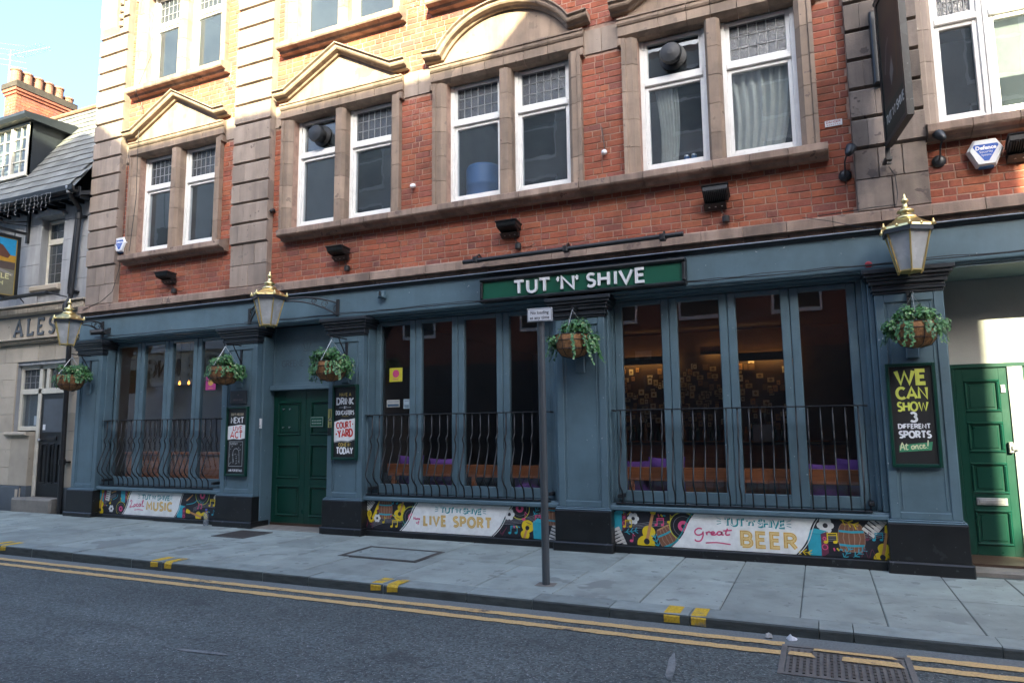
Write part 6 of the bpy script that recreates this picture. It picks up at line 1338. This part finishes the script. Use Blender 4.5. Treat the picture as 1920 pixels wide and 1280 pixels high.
# dormer
dm = part('dormer', nb_); dx0, dx1, dy = -15.35, -13.745, -.08
def roofy(z): return ry0+uy*(z-rz0)/uz
for x in (dx0, dx1-.08): MB().prism([(dy, 6.36), (roofy(6.36)+.02, 6.36), (roofy(7.46)+.02, 7.46), (dy, 7.46)], 'x', x, x+.08).build('cheek', 'bluedk', dm)
o = MB(); o.prism([(dy-.16, 7.44), (dy-.20, 7.50), (dy-.20, 7.56), (roofy(7.62)+.1, 7.66), (roofy(7.44), 7.44)], 'x', dx0-.14, dx1+.13); o.build('dormer_roof', 'bluedk', dm)
f = MB(); za, zb = 6.40, 7.43; f.box(dx0, dx1, dy-.03, dy+.06, za-.06, za+.03, c=.01); f.box(dx0, dx1, dy-.02, dy+.05, zb-.05, zb, c=.006)
xs = [dx0, dx0+.535, dx0+1.07, dx1]
for i, x in enumerate(xs): f.box(x-(.035 if 0 < i < 3 else (0 if i == 0 else .07)), x+(.035 if 0 < i < 3 else (.07 if i == 0 else 0)), dy-.022, dy+.05, za+.03, zb-.05, c=.006)
for a, b in zip(xs, xs[1:]):
    a += .05; b -= .05; m = (a+b)/2; f.box(m-.01, m+.01, dy, dy+.03, za+.03, zb-.05)
    for j in range(1, 4): z = za+.03+(zb-za-.08)*j/4; f.box(a-.02, b+.02, dy+.001, dy+.029, z-.01, z+.01)
    for i in range(2):
        for j in range(4):
            h = (zb-za-.08)/4; mkobj('pane', pane_mesh((b-a)/2-.01, h-.02), 'hazy', dm, (a+i*(m-a)+(.01 if i else 0), dy+.02, za+.03+j*h+.01))
f.build('window_frame', 'cream', dm); bx('dark_room', 'roomw', dm, dx0+.09, dx1-.09, dy+.30, dy+.32, za, zb)
# chimney
ch = part('chimney', nb_); o = MB(); cx0, cx1, cy0, cy1 = -17.56, -17.13, 1.5, 2.85
cb = MB(); z = 7.5; rw = 0
while z < 9.48:
    for (ax, a0, a1, fy) in (('x', cx0, cx1, cy0), ('y', cy0, cy1, cx1)):
        p = a0-(.11 if rw % 2 else 0)
        while p < a1-.01:
            q0, q1 = max(p, a0)+.004, min(p+.22, a1)-.004
            if q1-q0 > .02:
                if ax == 'x': cb.box(q0, q1, fy-.004, fy+.05, z+.004, z+.071)
                else: cb.box(fy-.05, fy+.004, q0, q1, z+.004, z+.071)
            p += .22
    z += .075; rw += 1
cb.build('chimney_bricks', 'brick', ch, kind='stuff'); o.box(cx0+.005, cx1-.005, cy0+.005, cy1-.005, 6, 9.5); o.build('stack', 'mortar', ch)
o = MB(); o.box(cx0-.03, cx1+.03, cy0-.03, cy1+.03, 9.48, 9.55, c=.005); o.box(cx0-.06, cx1+.06, cy0-.06, cy1+.06, 9.55, 9.62, c=.005); o.build('corbel', 'brick', ch); o = MB(); o.box(cx0-.08, cx1+.08, cy0-.08, cy1+.08, 9.62, 9.78, c=.02); o.build('chimney_cap', 'sootcap', ch)
for i in range(6):
    r_ = .115; o = MB(); h = .36 if i < 5 else .2; o.lathe([(r_*1.05, 0), (r_, .03), (r_*.98, h-.05), (r_*1.12, h-.04), (r_*1.12, h), (r_*.9, h), (r_*.85, h-.08)], n=16); o.build('chimney_pot', 'pot', ch, ((cx0+cx1)/2+.05, cy0+.05+i*.255, 9.77), smooth=False)
an = thing('tv_aerial', 'thin television aerial on the chimney of the left pub', 'aerial', (-17.5, 1.5, 9.6))
o = MB(); o.tube([(0, 0, 0), (.0, 0, 1.05)], .012, 5); o.build('mast', 'lead', an); o = MB(); o.tube([(-.1, 0, .95), (1.35, .1, .86)], .008, 5); o.build('boom', 'lead', an)
for i in range(12):
    x = .02+i*.115; o = MB(); o.tube([(x, -.12, .94-x*.06), (x, .22, .94-x*.06)], .005, 4); o.build('element', 'lead', an)
for i in range(5): o = MB(); o.tube([(-.12-.0*i, -.2, .65+i*.13), (.35-.05*i, .2, .60+i*.16)], .004, 4); o.build('reflector', 'lead', an)
# downpipe
dp = thing('downpipe', 'black cast iron downpipe at the joint between the two pubs', 'drainpipe')
o = MB(); o.tube([(-11.93, -.38, 5.68), (-11.96, -.36, 5.60), (-12.06, -.12, 5.46), (-12.08, -.09, 5.36), (-12.16, -.09, 3.95), (-12.17, -.09, 3.80), (-12.20, -.16, 3.66), (-12.16, -.16, 3.45), (-12.10, -.10, 2.9), (-12.07, -.09, .0)], .042, 10); o.build('pipe', 'iron', dp)
for x, z in ((-12.085, 5.30), (-12.165, 3.92), (-12.10, 2.2), (-12.08, .9)): o = MB(); o.tube([(x, -.095, z-.05), (x, -.095, z+.05)], .056, 10); o.box(x-.02, x+.10, -.06, .0, z-.015, z+.015); o.build('collar', 'iron', dp)
o = MB(); o.lathe([(.05, -.1), (.075, .0), (.07, .03), (.05, .03)], c=(-11.93, -.39, 5.72), n=10); o.build('hopper', 'steel', dp); o = MB(); o.tube([(-12.14, -.1, 5.3), (-12.225, -.1, 3.95)], .024, 8); o.build('waste_pipe', 'iron', dp)
# its hanging sign and rail
ns_ = thing('horse_sign', 'hanging picture sign of a brown horse on blue at the left edge', 'sign', (-13.66, -.15, 0))
o = MB(); e = .05; L = .85; z0, z1 = 3.89, 5.08
o.box(-.04, .04, -L, -L+e, z0, z1); o.box(-.04, .04, -e, 0, z0, z1); o.box(-.04, .04, -L+e, -e, z0, z0+e); o.box(-.04, .04, -L+e, -e, z1-e, z1); o.build('frame', 'black', ns_); bx('panel', 'plastic', ns_, -.02, .02, -L+e, -e, z0+e, z1-e)
A = Art(0); w_ = L-2*e; H = z1-z0-2*e
A.rect(0, w_, 0, H, (.34,.24,.07)); A.rect(.02, w_-.02, .02, H-.02, (.20,.19,.13)); A.rect(.02, w_-.02, H*.45, H-.02, (.10,.07,.06)); A.rect(.02, w_-.02, H*.58, H-.02, (.50,.27,.03)); A.rect(.02, w_-.02, H*.70, H-.02, (.02,.28,.52)); A.poly([(.02,H*.55),(.35,H*.55),(.44,H*.66),(.60,H*.64),(.64,H*.70),(.5,H*.85),(.34,H*.90),(.2,H*.86),(.02,H*.8)], (.13,.05,.03)); A.line([(.1,H*.5),(.5,H*.42),(w_-.05,H*.36)], .05, (.30,.28,.26)); A.word("TLE'", w_-.34, H*.29, .085, .02, (.72,.68,.35), fit=.26); A.word('GH', w_-.34, H*.17, .075, .018, (.6,.57,.3), fit=.13)
A.mb.v = [(.0205-v[1], -L+e+v[0], z0+e+v[2]) for v in A.mb.v]; A.mb.build('picture', 'print', ns_)
o = MB(); o.box(-.025, .025, -L-.1, .13, 5.15, 5.20, c=.005); o.tube([(0, -L, 5.22), (0, -.6, 5.40), (0, -.3, 5.30), (0, .1, 5.42)], .012, 5); o.tube([(0, -.9, 5.30), (0, -.4, 5.27), (0, .12, 5.34)], .009, 5); o.box(-.03, .03, .10, .15, 5.0, 5.62, c=.006); o.tube([(0, -.1, 5.08), (0, -.1, 5.16)], .01); o.tube([(0, -L+.1, 5.08), (0, -L+.1, 5.16)], .01); o.build('bracket', 'iron', ns_); o = MB(); o.tube([(0, 0, 4.0), (.02, .14, 3.85)], .012, 5); o.build('lower_stay', 'iron', ns_)
t = thing('sign_lamp_bar', 'black horizontal lamp bar above the ALES frieze', 'sign light'); o = MB(); o.tube([(-15.4, -.35, 3.86), (-12.42, -.35, 3.88)], .035, 10); o.build('tube', 'plastic', t); o = MB()
for x in (-14.6, -12.8): MB().tube([(x, -.35, 3.88), (x, 0, 3.95)], .012, 5).build('bracket', 'plastic', t)
o = MB(); o.tube([(-12.42, -.35, 3.88), (-12.22, -.12, 3.82)], .012, 5); o.build('stay', 'plastic', t)
# festoon lights on the gutter
t = thing('icicle_lights', 'string of unlit white icicle lights under the left gutter', 'string lights'); rr = random.Random(8); o = MB(); bb = MB(); x = -15.4; pts = []
while x < -12.3:
    pts.append((x, -.47+rr.uniform(-.01, .01), 5.66+rr.uniform(-.03, .03)))
    if rr.random() < .75:
        L = rr.uniform(.1, .34); q = [(x, -.47, 5.66)]; z = 5.66
        while z > 5.66-L: z -= .035; q.append((x+rr.uniform(-.012, .012), -.47+rr.uniform(-.012, .012), z))
        o.tube(q, .0025, 3)
        for p in q[::2]: bb.lathe([(.003, -.010), (.006, 0), (.002, .011)], c=(p[0]+rr.uniform(-.02, .02), p[1], p[2]), n=4)
    x += rr.uniform(.07, .16)
o.tube(pts, .004, 4); o.build('wire', 'icewire', t); bb.build('bulbs', 'icewire', t, kind='stuff')
# ================================================================== across the street (it shades the front and shows in the glass)
def far_house(label, poly, depth, mat, wins, zoff=0):
    t = thing('far_building', label, 'building'); YF = -11.0
    MB().prism(poly, 'y', YF-depth, YF).build('walls', mat, t)
    for (x, z, w, h) in wins:
        q = part('window', t); f = MB(); f.box(x-w/2-.06, x+w/2+.06, YF, YF+.05, z-.1, z, c=0); f.box(x-w/2-.06, x-w/2, YF, YF+.04, z, z+h); f.box(x+w/2, x+w/2+.06, YF, YF+.04, z, z+h); f.box(x-w/2, x+w/2, YF, YF+.04, z+h, z+h+.08); f.box(x-w/2, x+w/2, YF, YF+.025, z+h*.5-.03, z+h*.5+.03); f.build('frame', 'white', q); bx('pane', 'plastic', q, x-w/2, x+w/2, YF, YF+.012, z, z+h)
    return t
SX, SZ = .46*11.0, .55*11.0                                             # where a shadow on the front comes from at the far building line
def up(x, z): return (x+SX, z+SZ)
mainp = [(-15.5, -.1), (7.01, -.1), (7.01, 13.5), up(-1.2, 8.95), up(-3.86, 6.36), up(-11.02, 6.40) if False else up(-10.95, 6.34), up(-12.9, 7.76), (-9.0, 13.0), (-11.0, 11.9), (-15.5, 11.9)]
wins = [(x, z, 1.1, 1.9) for z in (4.4, 7.2, 9.8) for x in (-14.0, -11.8, -7.6, -5.2, -2.8, -.4, 2.0, 4.4, 6.1)]
tt = far_house('tall dark brick building across the street with twin gables', mainp, 9, 'farbrick', wins)
f = MB(); f.box(-15.3, 6.9, -11.0, -10.9, 0, 3.4); f.build('shop_front', 'bluedk', tt)
f = MB(); wall_holes(f, -15.4, 6.95, 6.6, 12.2, -11.0, -10.995, [(x-.62, x+.62, z-.11, z+2.0) for z in (7.2, 9.8) for x in (-14.0, -11.8, -7.6, -5.2, -2.8, -.4, 2.0, 4.4, 6.1)]); f.build('bounce_facing', 'greyrender', tt)  # pale facing added to grey the pane reflections and bounce more light
tt = far_house('pale rendered building across the street at the left', [(-40, -.1), (-15.52, -.1), (-15.52, 11.6), (-40, 11.4)], 9, 'render', [(x, z, 1.0, 1.7) for z in (4.8, 8.0) for x in (-36, -33, -30, -27, -24, -21, -18)])
bx('shop_fascia', 'cream', tt, -39, -15.6, -11.0, -10.85, 3.3, 4.45); bx('cornice', 'white', tt, -39, -15.6, -11.0, -10.7, 4.45, 4.62); bx('lower_cornice', 'white', tt, -39, -15.6, -11.0, -10.75, 3.15, 3.3)
x = -20.6                                                              # its frieze, read right to left from our side of the street
for ch in "THE KING'S":
    gw, st = GL.get(ch, (.3, []))
    if st: letter3d(tt, [[(-a, b) for a, b in s_] for s_ in st], x, 3.55, .62, .10, -10.852, -10.80, 'iron', kx=.9)
    x -= (gw*.9+.28)*.62
for x in (-34, -29.5, -25, -20.5):
    bx('shop_shutter', 'offwhite' if x > -26 else 'plastic', tt, x-1.6, x+1.6, -11.0, -10.96, .5, 2.7)
bx('projecting_sign', 'offwhite', tt, -23.4, -22.4, -10.6, -10.55, 2.55, 3.1)
far_house('brick building across the street beyond the gap at the right', [(11.2, -.1), (32, -.1), (32, 11.5), (11.2, 11.5)], 9, 'farbrick', [(x, z, 1.1, 1.8) for z in (4.5, 8.0) for x in (13, 16, 19, 22, 25, 28)])
nx = thing('right_neighbour', 'plain brick building continuing the row at the right', 'building'); bx('walls', 'farbrick', nx, XR+.01, 22, .02, 8, -.1, 8.5)
lnb = thing('left_row', 'stone building continuing the row at the left', 'building'); bx('walls', 'ashlar', lnb, -45, NX0-.01, .02, 8, -.1, 7)
